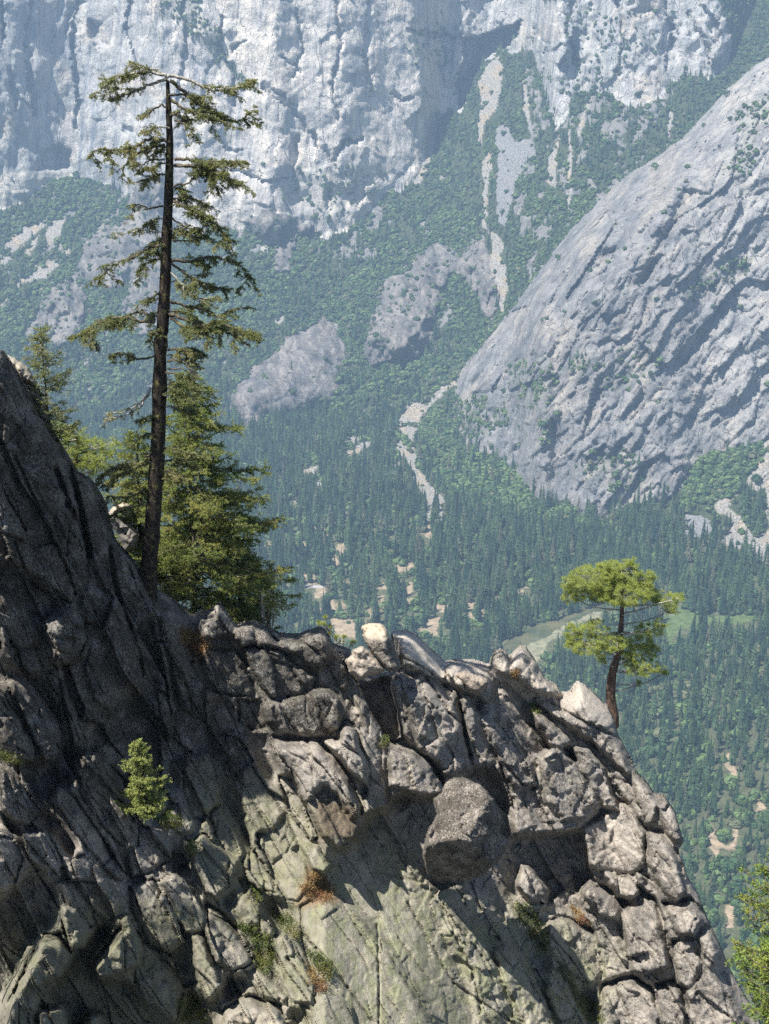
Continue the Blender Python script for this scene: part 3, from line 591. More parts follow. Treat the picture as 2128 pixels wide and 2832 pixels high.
def gn_scatter(name, pts, scl, rot, kind, srcs, label, cat):
    me = bpy.data.meshes.new(name); me.vertices.add(len(pts)); me.vertices.foreach_set('co', pts.astype(np.float32).ravel())
    a = me.attributes.new('scl', 'FLOAT_VECTOR', 'POINT'); a.data.foreach_set('vector', scl.astype(np.float32).ravel())
    a = me.attributes.new('rot', 'FLOAT_VECTOR', 'POINT'); a.data.foreach_set('vector', rot.astype(np.float32).ravel())
    a = me.attributes.new('kindno', 'INT', 'POINT'); a.data.foreach_set('value', kind.astype(np.int32))
    o = bpy.data.objects.new(name, me); COL.objects.link(o)
    g = bpy.data.node_groups.new(name, 'GeometryNodeTree')
    g.interface.new_socket('Geometry', in_out='INPUT', socket_type='NodeSocketGeometry'); g.interface.new_socket('Geometry', in_out='OUTPUT', socket_type='NodeSocketGeometry')
    gi = g.nodes.new('NodeGroupInput'); go = g.nodes.new('NodeGroupOutput'); jn = g.nodes.new('GeometryNodeJoinGeometry')
    def na(nm, ty):
        x = g.nodes.new('GeometryNodeInputNamedAttribute'); x.data_type = ty; x.inputs['Name'].default_value = nm
        return [q for q in x.outputs if q.enabled and q.name == 'Attribute'][0]
    sa = na('scl', 'FLOAT_VECTOR'); ra = na('rot', 'FLOAT_VECTOR'); ka = na('kindno', 'INT')
    for i, so in enumerate(srcs):
        cmp = g.nodes.new('FunctionNodeCompare'); cmp.data_type = 'INT'; cmp.operation = 'EQUAL'
        ins = [q for q in cmp.inputs if q.enabled]; g.links.new(ka, ins[0]); ins[1].default_value = i
        oi = g.nodes.new('GeometryNodeObjectInfo'); oi.inputs['Object'].default_value = so; oi.transform_space = 'ORIGINAL'
        ip = g.nodes.new('GeometryNodeInstanceOnPoints'); g.links.new(gi.outputs[0], ip.inputs['Points']); g.links.new(cmp.outputs[0], ip.inputs['Selection'])
        g.links.new(oi.outputs['Geometry'], ip.inputs['Instance']); g.links.new(ra, ip.inputs['Rotation']); g.links.new(sa, ip.inputs['Scale'])
        g.links.new(ip.outputs[0], jn.inputs[0])
    g.links.new(jn.outputs[0], go.inputs[0])
    md = o.modifiers.new('scatter', 'NODES'); md.node_group = g
    return tag(o, label, cat, kind='stuff')

# outline of the near ridge (needed to know which far trees it hides)
SIL = [(-900, 1150), (-400, 960), (-200, 920), (0, 967), (22, 1001), (43, 1034), (61, 1066), (87, 1139), (120, 1160), (144, 1205), (162, 1229), (184, 1287), (199, 1301), (249, 1328), (260, 1348), (274, 1417), (289, 1453), (310, 1492), (347, 1532), (361, 1550), (397, 1597), (426, 1630), (469, 1655), (523, 1702),
       (575, 1690), (605, 1669), (648, 1730), (699, 1718), (731, 1734), (774, 1755), (825, 1757), (879, 1736), (901, 1745), (922, 1784), (969, 1799), (975, 1850), (1005, 1868), (1060, 1868), (1100, 1850), (1082, 1752), (1124, 1743), (1153, 1759), (1232, 1831), (1308, 1828), (1358, 1842), (1362, 1820), (1372, 1804), (1387, 1799), (1402, 1806), (1409, 1815),
       (1420, 1810), (1441, 1787), (1458, 1790), (1483, 1826), (1508, 1877), (1544, 1899), (1555, 1917), (1584, 1917), (1591, 1895), (1602, 1886), (1624, 1899), (1653, 1924), (1682, 1953), (1700, 1989), (1714, 2036), (1747, 2097), (1761, 2137), (1790, 2162), (1812, 2198), (1844, 2209), (1869, 2245), (1884, 2296), (1893, 2326), (1878, 2353),
       (1908, 2432), (1935, 2478), (1957, 2538), (1991, 2606), (2025, 2689), (2067, 2761), (2105, 2830), (2260, 3080), (2260, 3200), (-900, 3200)]
SILP = np.array(SIL, float)
cu, cv = proj(pc + np.array([0, 0, 1.]) * (hc * .6)[:, None]); hid = inpoly(cu, cv, SILP) | (cu < 0) | (cu > W) | (cv < 0) | (cv > H)
# hidden behind the spur
jj = np.clip(((cu - gu[0]) / STEP).astype(int), 0, nx - 1); ii = np.clip(((cv - gv[0]) / STEP).astype(int), 0, ny - 1); hid |= YB[ii, jj] < pc[:, 1] - 60
app = hc / pc[:, 1]; app[hid] = 0; order = np.argsort(-app); ind = order[:300]; rest = np.ones(len(pc), bool); rest[ind] = False
con_objs = []
for q, i in enumerate(ind.tolist()):
    o = bpy.data.objects.new('valley_conifer', CON[q % 5]); COL.objects.link(o); o.location = pc[i]; w = hc[i] * rng.uniform(.85, 1.15)
    o.scale = (w, w, hc[i]); o.rotation_euler = (0, 0, rng.uniform(0, 6.28))
    tag(o, 'tall dark green conifer among the largest in the valley forest', 'conifer', 'conifers standing out in the valley forest'); con_objs.append(o)
n = rest.sum(); w = hc[rest] * rng.uniform(.8, 1.15, n)
gn_scatter('forest', pc[rest], np.stack([w, w, hc[rest]], 1), np.stack([rng.uniform(-.04, .04, n), rng.uniform(-.04, .04, n), rng.uniform(0, 6.28, n)], 1), rng.integers(0, 5, n), con_objs[:5], 'dense conifer forest covering the valley floor and lower slopes', 'forest')
bsrc = []
n = len(pb_); big = np.argsort(-np.where((proj(pb_)[1] < 1300), hb / pb_[:, 1], 0))[:4]
for k in range(4):
    o = bpy.data.objects.new('broadleaf_tree', BUS[k]); COL.objects.link(o); q = big[k]; o.location = pb_[q]; o.scale = (hb[q] * 1.1, hb[q] * 1.1, hb[q] * .9)
    tag(o, 'round green broadleaf tree in the brush of the far slope', 'tree', 'round broadleaf trees of the far slope'); bsrc.append(o)
keep = np.ones(n, bool); keep[big] = False; n = keep.sum(); w = hb[keep]
gn_scatter('brush', pb_[keep] - np.array([0, 0, .4]), np.stack([w * rng.uniform(.9, 1.4, n), w * rng.uniform(.9, 1.4, n), w * rng.uniform(.6, 1.0, n)], 1), np.stack([np.zeros(n), np.zeros(n), rng.uniform(0, 6.28, n)], 1), rng.integers(0, 4, n), bsrc, 'thick green brush and round oaks covering the slopes and ledges', 'brush')

# haze over the whole valley
hz_min = np.array([PB[..., 0].min() - 60, -60., PB[..., 2].min() - 1.]); hz_max = np.array([PB[..., 0].max() + 60, PB[..., 1].max() + 60, max(PB[..., 2].max(), CAMZ) + 30.])
def hazebox():
    x0, y0, z0 = hz_min; x1, y1, z1 = hz_max
    v = [(x0, y0, z0), (x1, y0, z0), (x1, y1, z0), (x0, y1, z0), (x0, y0, z1), (x1, y0, z1), (x1, y1, z1), (x0, y1, z1)]
    f = [(0, 3, 2, 1), (4, 5, 6, 7), (0, 1, 5, 4), (1, 2, 6, 5), (2, 3, 7, 6), (3, 0, 4, 7)]
    m = bpy.data.materials.new('haze_air'); m.use_nodes = True; t = m.node_tree; t.nodes.clear()
    pv = t.nodes.new('ShaderNodeVolumePrincipled'); o = t.nodes.new('ShaderNodeOutputMaterial'); t.links.new(pv.outputs[0], o.inputs['Volume'])
    pv.inputs['Color'].default_value = (.50, .72, 1., 1); pv.inputs['Density'].default_value = HAZE; pv.inputs['Anisotropy'].default_value = .0
    tag(mesh_obj('haze', v, f, m, smooth=False), 'thin blue summer haze filling the valley air', 'haze', kind='stuff')
HAZE = 8.2e-5
if HAZE > 0: hazebox()
print('forest done')

# ================================================================ THE NEAR RIDGE
FS = 3.0
nu = np.arange(-600, 2270, FS); nv = np.arange(750, 3190, FS)
U, V = np.meshgrid(nu, nv); TVn = tanv(V)
crest = np.array([(-800, 47), (-330, 49.5), (0, 51.), (120, 51.8), (250, 52.8), (430, 54.5), (520, 55.6), (700, 57.5), (1000, 59), (1250, 62), (1450, 65), (1600, 66), (1700, 66), (1800, 63), (1880, 61), (1960, 59), (2060, 57), (2270, 52)], float)
def smn(a, k): k = int(k); w = np.hanning(2 * k + 1); w /= w.sum(); return np.convolve(np.pad(a, k, 'edge'), w, 'valid')
Yc = smn(np.interp(nu, crest[:, 0], crest[:, 1]), 20)
silv = np.array([(-900, 1150), (-400, 950), (0, 967), (87, 1139), (184, 1287), (289, 1453), (397, 1597), (523, 1702), (700, 1730), (900, 1745), (1000, 1790), (1153, 1759), (1308, 1828), (1483, 1826), (1624, 1899), (1714, 2036), (1812, 2198), (1884, 2296), (1957, 2538), (2067, 2761), (2260, 3080)], float)
vs = smn(np.interp(nu, silv[:, 0], silv[:, 1]), 12)
def slope(u, v, dv):
    m = np.interp(u, [-300, 300, 600, 1000, 1500, 1900], [9., 7.0, 4.5, 4.0, 4.0, 3.5])
    lowm = np.interp(u, [-300, 300, 600, 900, 1300, 1700, 2100], [3.4, 2.3, .95, .58, .75, 1.5, 3.0])
    k = ss(180, 520, dv + .3 * np.maximum(600 - u, 0)); return m * (1 - k) + lowm * k
Yn = np.zeros(U.shape); y = Yc.copy()
for r in range(len(nv)):
    v = nv[r]; dv = np.maximum(v - vs, 0)
    th = PITCH + np.arctan((v - H / 2) / F); t = math.tan(th); dt = (1 + t * t) * (1 / F) / (1 + ((v - H / 2) / F) ** 2)
    y = np.where(v > vs, y - FS * dt * y / (slope(nu, v, dv) + t), y); Yn[r] = y
NWU = U + 5 * fbm(U / 24, V / 24, 301, 3); NWV = V + 5 * fbm(U / 24, V / 24, 302, 3)
OFF = np.zeros(U.shape); OWN = np.zeros(U.shape, int); LVL = np.zeros(U.shape)
bid = 0
def blk(c, pts, Hh, w=34., gx=0., gy=0., top=0., mode='max'):
    """a joint-bounded block of the ridge: stands Hh metres proud of the face, edges rounded over w"""
    global bid
    bid += 1; p = T(c, pts); s = box(U, V, p, 14)
    if s is None: return
    uu, vv = NWU[s], NWV[s]; m = inpoly(uu, vv, p); e = edist(uu, vv, p); q = np.clip(e / (.6 * w), 0, 1); ce = p.mean(0)
    h = Hh + gx * (U[s] - ce[0]) + gy * (V[s] - ce[1]); val = h * (.72 + .28 * np.sqrt(1 - (1 - q) ** 2))
    if top > 0:                                       # top surface slopes back
        lo, hi = p[:, 1].min(), p[:, 1].max(); a, b = p[:, 0].min(), p[:, 0].max()
        cols = np.linspace(a, b, 24); tv = []
        for cc in cols:
            x1, y1 = p[:, 0], p[:, 1]; x2, y2 = np.roll(x1, -1), np.roll(y1, -1); mm = (np.minimum(x1, x2) <= cc) & (np.maximum(x1, x2) >= cc) & (x1 != x2)
            tv.append((y1[mm] + (y2[mm] - y1[mm]) * (cc - x1[mm]) / (x2[mm] - x1[mm])).min() if mm.any() else lo)
        d = vv - np.interp(uu, cols, tv); val = np.minimum(val, h * (.1 + .9 * np.clip(d / top, 0, 1) ** .75))
    cur = OFF[s]
    if mode == 'cut': new = np.where(m, cur - Hh * ss(0, w, e), cur); take = m & (new != cur)
    else: take = m & (val > cur); new = np.where(take, val, cur)
    OFF[s] = new; OWN[s] = np.where(take, bid, OWN[s])
# --- steep left wall
blk('S', [(-400, 700), (0, 930), (60, 1060), (144, 1230), (190, 1300), (216, 1400), (240, 1500), (240, 1612), (206, 1640), (196, 1668), (160, 1640), (110, 1600), (40, 1560), (-60, 1540), (-400, 1500)], 1.9, 20, gx=-.002)
blk('F2', [(0, 395), (60, 405), (180, 545), (330, 700), (300, 800), (120, 830), (0, 620), (-200, 500), (-200, 350)], 1.8, 40, gx=-.003)
blk('F2', [(330, 690), (400, 600), (540, 480), (640, 600), (672, 750), (600, 880), (460, 962), (390, 930), (380, 830)], 2.1, 60)
blk('F2', [(690, 100), (760, 340), (900, 420), (970, 530), (1030, 700), (1090, 930), (1110, 1060), (980, 1170), (850, 1310), (720, 1210), (640, 960), (690, 780), (600, 500)], 1.3, 60, gx=-.002)
blk('F1', [(550, 1000), (690, 1075), (720, 1130), (760, 1320), (800, 1420), (880, 1660), (900, 2100), (760, 1900), (700, 1700), (640, 1400)], 1.1, 18, gx=-.002)
blk('F2', [(860, 0), (980, 110), (1080, 400), (1150, 560), (1030, 700), (930, 480), (840, 100)], 1.2, 18)
blk('F2', [(1150, 560), (1220, 540), (1300, 900), (1320, 1150), (1280, 1130), (1220, 850)], 1.5, 16)
blk('F2', [(1120, 500), (1200, 500), (1190, 560), (1140, 560)], 1.7, 8)
blk('F2', [(1230, 560), (1320, 600), (1440, 980), (1470, 1300), (1400, 1300), (1320, 1000)], 1.2, 14)
blk('F2', [(1195, 1120), (1290, 1150), (1335, 1400), (1300, 1520), (1220, 1350)], 1.2, 22)
blk('F2', [(340, 1010), (430, 960), (520, 1130), (600, 1380), (645, 1480), (600, 1570), (555, 1565), (470, 1230)], 1.6, 14)
blk('F2', [(80, 1050), (240, 1200), (420, 1500), (450, 1680), (340, 1680), (150, 1300), (80, 1150)], 1.6, 20)
blk('F2', [(-50, 1050), (60, 1200), (260, 1560), (260, 1680), (120, 1680), (0, 1500), (-100, 1300)], 1.9, 20)
blk('F2', [(0, 620), (130, 830), (100, 930), (60, 900), (0, 800)], 2.1, 20)
blk('F2', [(120, 800), (300, 800), (330, 990), (220, 1020), (150, 950)], 1.7, 26)
blk('F2', [(480, 950), (640, 900), (760, 1200), (850, 1310), (800, 1400), (620, 1350), (520, 1150)], .6, 30)
blk('C5', [(370, 285), (420, 315), (520, 475), (602, 620), (605, 705), (540, 722), (440, 625), (350, 490), (325, 380)], 2.3, 26)
blk('C5', [(240, 430), (330, 500), (420, 630), (552, 835), (550, 865), (480, 835), (380, 720), (300, 620), (240, 520)], 2.0, 14)
blk('C5', [(300, 765), (370, 735), (460, 835), (523, 940), (523, 1005), (470, 1034), (400, 985), (335, 880)], 2.6, 26)
blk('C5', [(245, 865), (310, 855), (390, 955), (422, 1050), (370, 1065), (290, 970)], 2.5, 24)
blk('C5', [(100, 650), (200, 630), (260, 735), (300, 850), (230, 865), (120, 760)], 1.9, 26)
blk('C5', [(-60, 640), (60, 675), (105, 760), (60, 885), (-60, 940)], 1.9, 30)
blk('C5', [(0, 360), (90, 430), (180, 560), (120, 620), (0, 560)], 1.6, 22)
blk('C5', [(560, 640), (620, 615), (700, 630), (745, 700), (742, 765), (660, 822), (570, 842), (550, 760)], 1.9, 40)
blk('C5', [(740, 515), (790, 525), (845, 600), (843, 645), (795, 665), (735, 610)], 1.7, 22)
blk('C5', [(620, 480), (720, 470), (760, 540), (700, 600), (620, 560)], 1.1, 30)
blk('C5', [(560, 880), (660, 845), (760, 990), (800, 1120), (740, 1170), (640, 1130), (560, 980)], 2.2, 40)
blk('C5', [(690, 860), (760, 820), (840, 880), (892, 1000), (885, 1075), (800, 1085), (740, 960)], 2.0, 18)
blk('C5', [(890, 950), (960, 990), (1030, 1060), (1095, 1160), (1092, 1215), (1000, 1255), (930, 1205), (885, 1080)], 2.5, 26, top=30)
blk('C5', [(820, 1080), (880, 1095), (920, 1200), (962, 1310), (900, 1385), (840, 1260)], 2.1, 26)
blk('C5', [(600, 1090), (740, 1190), (800, 1330), (760, 1475), (620, 1380), (560, 1240)], 1.7, 30)
blk('C5', [(20, 1475), (35, 1385), (120, 1205), (190, 1085), (260, 1078), (305, 1160), (270, 1270), (190, 1310), (150, 1500), (20, 1520)], 4.2, 30, top=40)
blk('C5', [(260, 960), (330, 975), (385, 1050), (370, 1140), (310, 1160), (270, 1060)], 3.0, 24)
blk('C5', [(400, 1215), (500, 1078), (560, 1010), (620, 1110), (605, 1225), (490, 1275), (420, 1275)], 3.6, 26, top=30)
blk('C5', [(515, 1020), (550, 995), (590, 1070), (580, 1130), (530, 1090)], 3.4, 12)
blk('C5', [(165, 1405), (275, 1385), (295, 1475), (280, 1560), (170, 1560)], 4.4, 20, top=20)
blk('C5', [(380, 1430), (440, 1440), (440, 1560), (370, 1560)], 4.2, 18)
# --- middle of the ridge
blk('F3', [(0, 380), (80, 560), (180, 700), (200, 1000), (180, 1180), (60, 1270), (-60, 1300), (-60, 700)], .7, 20)
blk('F3', [(170, 420), (430, 430), (540, 640), (560, 780), (420, 800), (300, 760), (180, 650)], .9, 24)
blk('F3', [(430, 800), (620, 840), (650, 1040), (540, 1060), (440, 980)], .5, 18)
blk('F3', [(200, 80), (290, 70), (420, 250), (400, 330), (240, 370), (160, 350)], 1.3, 30)
blk('F3', [(400, 260), (560, 215), (580, 390), (480, 420), (410, 340)], 1.5, 24, top=16)
blk('F3', [(560, 230), (640, 255), (780, 400), (740, 430), (580, 410)], 1.4, 20, top=16)
blk('F3', [(475, 430), (560, 412), (700, 428), (795, 460), (900, 560), (1040, 640), (1005, 730), (960, 768), (700, 812), (600, 700), (535, 560)], 1.3, 40)
blk('F3', [(740, 350), (760, 310), (900, 320), (1050, 262), (1110, 285), (1172, 400), (1150, 510), (1060, 620), (980, 560), (880, 480), (780, 430)], 1.6, 44, top=30)
blk('F3', [(1150, 500), (1260, 560), (1290, 700), (1250, 840), (1150, 740), (1030, 700), (1040, 620)], 1.0, 24)
blk('F3', [(630, 850), (960, 780), (1060, 900), (1112, 1040), (1105, 1102), (930, 1104), (730, 1065), (645, 980)], 2.0, 44)
blk('F3', [(980, 768), (1130, 730), (1205, 800), (1248, 920), (1212, 1045), (1130, 1068), (1060, 950)], 2.3, 40)
blk('F3', [(700, 1090), (1060, 1108), (1180, 1230), (1290, 1380), (1370, 1600), (1370, 1720), (1300, 1740), (1200, 1560), (1100, 1490), (950, 1630), (900, 1520), (840, 1350), (740, 1250)], 3.4, 60, gy=.003, top=40)
blk('F3', [(950, 1600), (1100, 1480), (1200, 1560), (1290, 1730), (1370, 1760), (1360, 1880), (1200, 1960), (1080, 1860)], 2.7, 34, gy=.001)
blk('F3', [(740, 1400), (850, 1400), (950, 1650), (1050, 1860), (1000, 1900), (840, 1700)], 1.2, 22)
blk('F3', [(1060, 1108), (1210, 1095), (1260, 980), (1335, 1010), (1392, 1200), (1442, 1330), (1432, 1480), (1330, 1415), (1220, 1280)], 3.7, 22, top=30)
blk('F4', [(215, 765), (300, 850), (385, 975), (485, 1135), (490, 1640), (280, 1700), (330, 1400), (280, 1200), (265, 950)], 2.1, 18, gx=-.003)
blk('F4', [(290, 700), (470, 640), (560, 720), (625, 1000), (625, 1110), (500, 1150), (380, 960), (315, 820)], 1.2, 8, mode='cut')
blk('F4', [(490, 680), (520, 660), (650, 620), (690, 900), (740, 1100), (700, 1190), (590, 1100), (560, 900)], 2.0, 20, top=16)
blk('F4', [(570, 480), (620, 600), (730, 600), (1000, 740), (1062, 960), (1115, 1250), (1110, 1350), (920, 1425), (825, 1285), (690, 1190), (650, 1000), (560, 600)], 2.7, 34, top=70)
blk('F4', [(1040, 760), (1100, 780), (1190, 960), (1255, 1120), (1320, 1300), (1240, 1340), (1115, 1330), (1065, 1000)], 2.1, 24)
blk('F4', [(480, 1130), (690, 1182), (800, 1262), (890, 1422), (955, 1555), (790, 1565), (490, 1490)], 3.3, 26, gy=.004, top=34)
blk('F4', [(500, 300), (620, 280), (700, 330), (925, 540), (900, 700), (740, 600), (600, 560), (560, 440)], 1.9, 20, top=110)
blk('F4', [(930, 530), (1130, 515), (1270, 560), (1300, 800), (1240, 860), (1100, 780), (1000, 720), (920, 600)], 2.2, 24, top=60)
blk('F4', [(1270, 545), (1285, 480), (1350, 440), (1410, 480), (1410, 560), (1440, 640), (1330, 620)], 2.2, 22)
blk('F4', [(1410, 560), (1420, 490), (1500, 400), (1570, 420), (1650, 560), (1750, 700), (1800, 800), (1600, 760), (1440, 640)], 2.5, 26, top=30)
blk('C6', [(430, 10), (520, 0), (640, 120), (700, 250), (800, 300), (945, 490), (930, 565), (870, 605), (835, 645), (690, 655), (560, 660), (545, 500), (490, 340), (385, 110)], 2.2, 30, gy=.002, top=90)
blk('C6', [(390, 100), (480, 120), (640, 300), (660, 450), (560, 480), (490, 340)], 2.9, 30, top=50)
blk('C6', [(660, 330), (740, 260), (830, 340), (950, 520), (870, 600), (760, 600), (690, 520)], 2.9, 34)
blk('C6', [(620, 90), (700, 130), (790, 200), (830, 260), (740, 300), (660, 200)], 2.8, 22, top=30)
blk('C6', [(640, 70), (760, 58), (790, 40), (812, 30), (835, 0), (850, -4), (920, 60), (985, 120), (1010, 190), (1085, 380), (1040, 400), (900, 262), (790, 190), (700, 120)], 2.9, 26, top=60)
blk('C6', [(700, 130), (800, 200), (900, 270), (1060, 420), (1130, 560), (1100, 600), (1020, 480), (900, 340), (780, 250)], 2.0, 16)
blk('C6', [(800, 250), (880, 258), (945, 330), (1010, 520), (1045, 560), (940, 545), (850, 400)], 2.9, 18, top=24)
blk('C6', [(560, 675), (700, 660), (850, 625), (890, 830), (845, 920), (780, 890), (700, 960), (540, 940), (500, 800)], .5, 12, mode='cut')
blk('C6', [(590, 780), (640, 800), (720, 900), (700, 960), (620, 940), (570, 880)], 1.4, 20)
blk('C6', [(1000, 500), (1060, 515), (1135, 640), (1125, 790), (1060, 830), (960, 820), (880, 800), (845, 600), (925, 550)], 2.4, 34, top=30)
blk('C6', [(940, 810), (1060, 840), (1112, 900), (1070, 940), (1000, 925)], 2.9, 22)
blk('C6', [(845, 905), (880, 838), (960, 878), (1022, 950), (1012, 1035), (930, 1010)], 3.0, 22, top=36)
blk('C6', [(870, 980), (1012, 1035), (1062, 1262), (950, 1295), (930, 1150)], 2.1, 20)
blk('C6', [(1000, 945), (1100, 878), (1170, 928), (1205, 1020), (1242, 1225), (1150, 1265), (1060, 1255), (1030, 1065)], 3.0, 34, top=80)
blk('C6', [(1135, 620), (1200, 635), (1262, 720), (1312, 900), (1260, 955), (1200, 905), (1130, 770)], 2.3, 36, top=40)
blk('C6', [(1200, 950), (1320, 925), (1392, 1000), (1340, 1090), (1270, 1110)], 2.6, 26, top=40)
blk('C6', [(1155, 480), (1225, 495), (1292, 620), (1292, 695), (1255, 705), (1190, 600)], 1.4, 16)
blk('C6', [(1330, 1060), (1400, 1050), (1455, 1150), (1430, 1225), (1380, 1185)], 2.2, 26, top=30)
blk('C6', [(1240, 1110), (1330, 1100), (1370, 1210), (1330, 1330), (1260, 1300)], 1.8, 24)
blk('C6', [(1060, 400), (1100, 400), (1180, 520), (1160, 620), (1130, 620), (1080, 500)], 2.0, 12)
blk('C6', [(940, 1300), (1060, 1255), (1150, 1310), (1195, 1420), (1180, 1560), (950, 1560), (935, 1400)], 2.4, 30, top=30)
blk('C6', [(1170, 1300), (1260, 1285), (1305, 1400), (1300, 1560), (1200, 1560)], 2.2, 26, top=30)
blk('C6', [(1300, 1330), (1400, 1240), (1480, 1330), (1540, 1475), (1540, 1560), (1300, 1560)], 1.8, 30)
blk('C6', [(700, 1020), (780, 1005), (900, 1065), (945, 1130), (945, 1262), (900, 1312), (780, 1245), (705, 1150)], 1.5, 26, top=20)
blk('C6', [(465, 1160), (520, 1125), (640, 1260), (700, 1380), (770, 1560), (640, 1560), (520, 1310)], 1.5, 20)
blk('C6', [(715, 1225), (765, 1250), (875, 1460), (860, 1560), (790, 1560), (695, 1340)], 1.5, 16)
blk('C6', [(250, 950), (400, 1080), (560, 1340), (690, 1560), (430, 1560), (380, 1240), (300, 1100)], 1.0, 20)
# --- lower slabs
blk('C5', [(800, 310), (900, 300), (962, 440), (942, 520), (870, 605), (830, 585), (788, 450)], 1.3, 18)
blk('C5', [(970, 220), (1040, 240), (1100, 340), (1040, 400), (990, 380)], 1.2, 16)
blk('C5', [(1030, 375), (1085, 345), (1155, 450), (1235, 560), (1190, 640), (1110, 650), (1040, 510)], 1.5, 18)
blk('C5', [(900, 560), (950, 520), (1020, 640), (1060, 740), (1010, 800), (940, 720)], 1.5, 16)
blk('C5', [(805, 690), (880, 645), (935, 700), (1040, 765), (990, 880), (935, 942), (890, 905), (835, 790)], 2.1, 22)
blk('C5', [(1110, 600), (1240, 560), (1290, 700), (1170, 790), (1110, 700)], 1.2, 20)
blk('C5', [(1155, 775), (1230, 690), (1325, 780), (1345, 862), (1290, 945), (1240, 945), (1180, 855)], 1.0, 14)
blk('C5', [(1040, 755), (1100, 725), (1175, 840), (1192, 905), (1130, 905), (1075, 855)], 1.3, 14)
blk('C5', [(1025, 935), (1080, 885), (1135, 980), (1125, 1045), (1060, 1075), (1015, 990)], 1.7, 22)
blk('C5', [(1110, 1030), (1160, 1020), (1190, 1080), (1150, 1130), (1110, 1100)], 1.4, 18)
blk('C5', [(1290, 690), (1370, 700), (1435, 790), (1400, 830), (1350, 810)], 1.4, 16)
blk('C5', [(1295, 960), (1400, 925), (1560, 1015), (1700, 1200), (1900, 1520), (1500, 1560), (1380, 1350), (1300, 1120)], .8, 30)
blk('C5', [(1155, 1135), (1230, 1075), (1300, 1180), (1365, 1300), (1355, 1395), (1260, 1385), (1180, 1235)], 1.5, 18)
blk('C5', [(1050, 1240), (1130, 1240), (1250, 1350), (1240, 1400), (1120, 1350)], 1.4, 14)
blk('C5', [(960, 1480), (970, 1400), (1080, 1345), (1200, 1395), (1250, 1475), (1240, 1560), (950, 1560)], 2.3, 24, top=30)
blk('C5', [(1335, 1310), (1400, 1295), (1525, 1400), (1570, 1560), (1350, 1560)], 1.2, 20)
# the rock between two neighbouring blocks stands almost as proud as they do
def blur(a, k):
    for _ in range(2):
        for ax in (0, 1):
            c = np.cumsum(np.pad(a, [(k + 1, k) if x == ax else (0, 0) for x in (0, 1)], 'edge'), ax)
            a = (c[2 * k + 1:] - c[:-2 * k - 1]) / (2 * k + 1) if ax == 0 else (c[:, 2 * k + 1:] - c[:, :-2 * k - 1]) / (2 * k + 1)
    return a
own = (OWN > 0).astype(float); bo = blur(own, 9); bm = blur(OFF * own, 9) / np.maximum(bo, 1e-3); low = bm * ss(.12, .5, bo) * .82
OFF = np.where(OWN > 0, OFF, np.maximum(OFF, low)); OFF = blur(OFF, 1)
# --- joints nobody could trace one by one
def blob(c, pts, soft=60):
    m = np.zeros(U.shape); p = T(c, pts); s = box(U, V, p, soft)
    mm = inpoly(NWU[s], NWV[s], p); e = edist(NWU[s], NWV[s], p); m[s] = ss(-soft, soft, np.where(mm, e, -e)); return m
plate = np.maximum(blob('F4', [(500, 290), (620, 280), (700, 330), (925, 540), (900, 640), (740, 560), (600, 520), (560, 440)], 14), blob('F5', [(520, 530), (570, 515), (700, 620), (790, 720), (830, 830), (700, 800), (560, 700)], 20) * .7)
ang = R(62); ca, sa_ = math.cos(ang), math.sin(ang)
wx = 16 * fbm(U / 170, V / 170, 311, 2); wy = 16 * fbm(U / 170, V / 170, 312, 2)
A1 = ca * (U + wx) + sa_ * (V + wy); A2 = -sa_ * (U + wx) + ca * (V + wy)
smooth_zone = inpoly(U, V, T('C5', [(1180, 900), (1300, 640), (1662, 800), (1900, 1100), (2200, 1560), (1350, 1560), (1280, 1100)])).astype(float)
smooth_zone = blur(smooth_zone, 10); rz = 1 - .72 * smooth_zone
leftz = ss(1050, 500, U + .3 * (1800 - V)) ; rz = rz * (1 - .8 * plate); rightz = ss(900, 1200, U) * rz
# long planks of rock between straight joints, each with its own height and tilt
f1, f2, cid, dx, dy = voro(A1 / 330 + OWN * .07, A2 / 70, 21)
OFF += (rz * (.62 + .55 * leftz)) * ((cid - .5) * .95 + (cid * 7 % 1 - .35) * dy * .55 + (cid * 13 % 1 - .5) * dx * .5 - .20 * (1 - np.clip((f2 - f1) * 22, 0, 1)))
f1, f2, cid, dx, dy = voro(A1 / 130 + OWN * .11, A2 / 34 + OWN * .05, 22); msk = .35 + .65 * ss(-.15, .15, fbm(U / 110, V / 110, 313, 3))
OFF += rz * msk * ((cid - .5) * .34 + (cid * 7 % 1 - .5) * dy * .34 + (cid * 17 % 1 - .5) * dx * .3 - .10 * (1 - np.clip((f2 - f1) * 14, 0, 1)))
f1, f2, cid, dx, dy = voro(A1 / 40, A2 / 20, 23); msk = ss(.0, .25, fbm(U / 70, V / 70, 319, 3))
OFF += rz * msk * ((cid - .5) * .14 + (cid * 7 % 1 - .5) * dy * .16 + (cid * 17 % 1 - .5) * dx * .14)
f1, f2, cid, dx, dy = voro((U + .4 * V) / 46 + OWN * .31, (V - .3 * U) / 62 + OWN * .17, 27)
OFF += (.35 * leftz * rz + rightz) * ((cid - .5) * .16 + (cid * 7 % 1 - .5) * dx * .46 + (cid * 11 % 1 - .5) * dy * .46)
f1, f2, cid, dx, dy = voro(U / 17 + OWN * .31, V / 21 + OWN * .17, 28)
OFF += (.35 + .65 * rightz) * (.35 + .65 * rz) * ((cid - .5) * .05 + (cid * 7 % 1 - .5) * dx * .16 + (cid * 11 % 1 - .5) * dy * .16)
OFF += (.06 + .06 * rz) * fbm(U / 80, V / 80, 314, 2) + rz * .06 * fbm(A1 / 30, A2 / 14, 315, 3) + (.012 + .03 * rightz) * fbm(U / 13, V / 13, 316, 3)
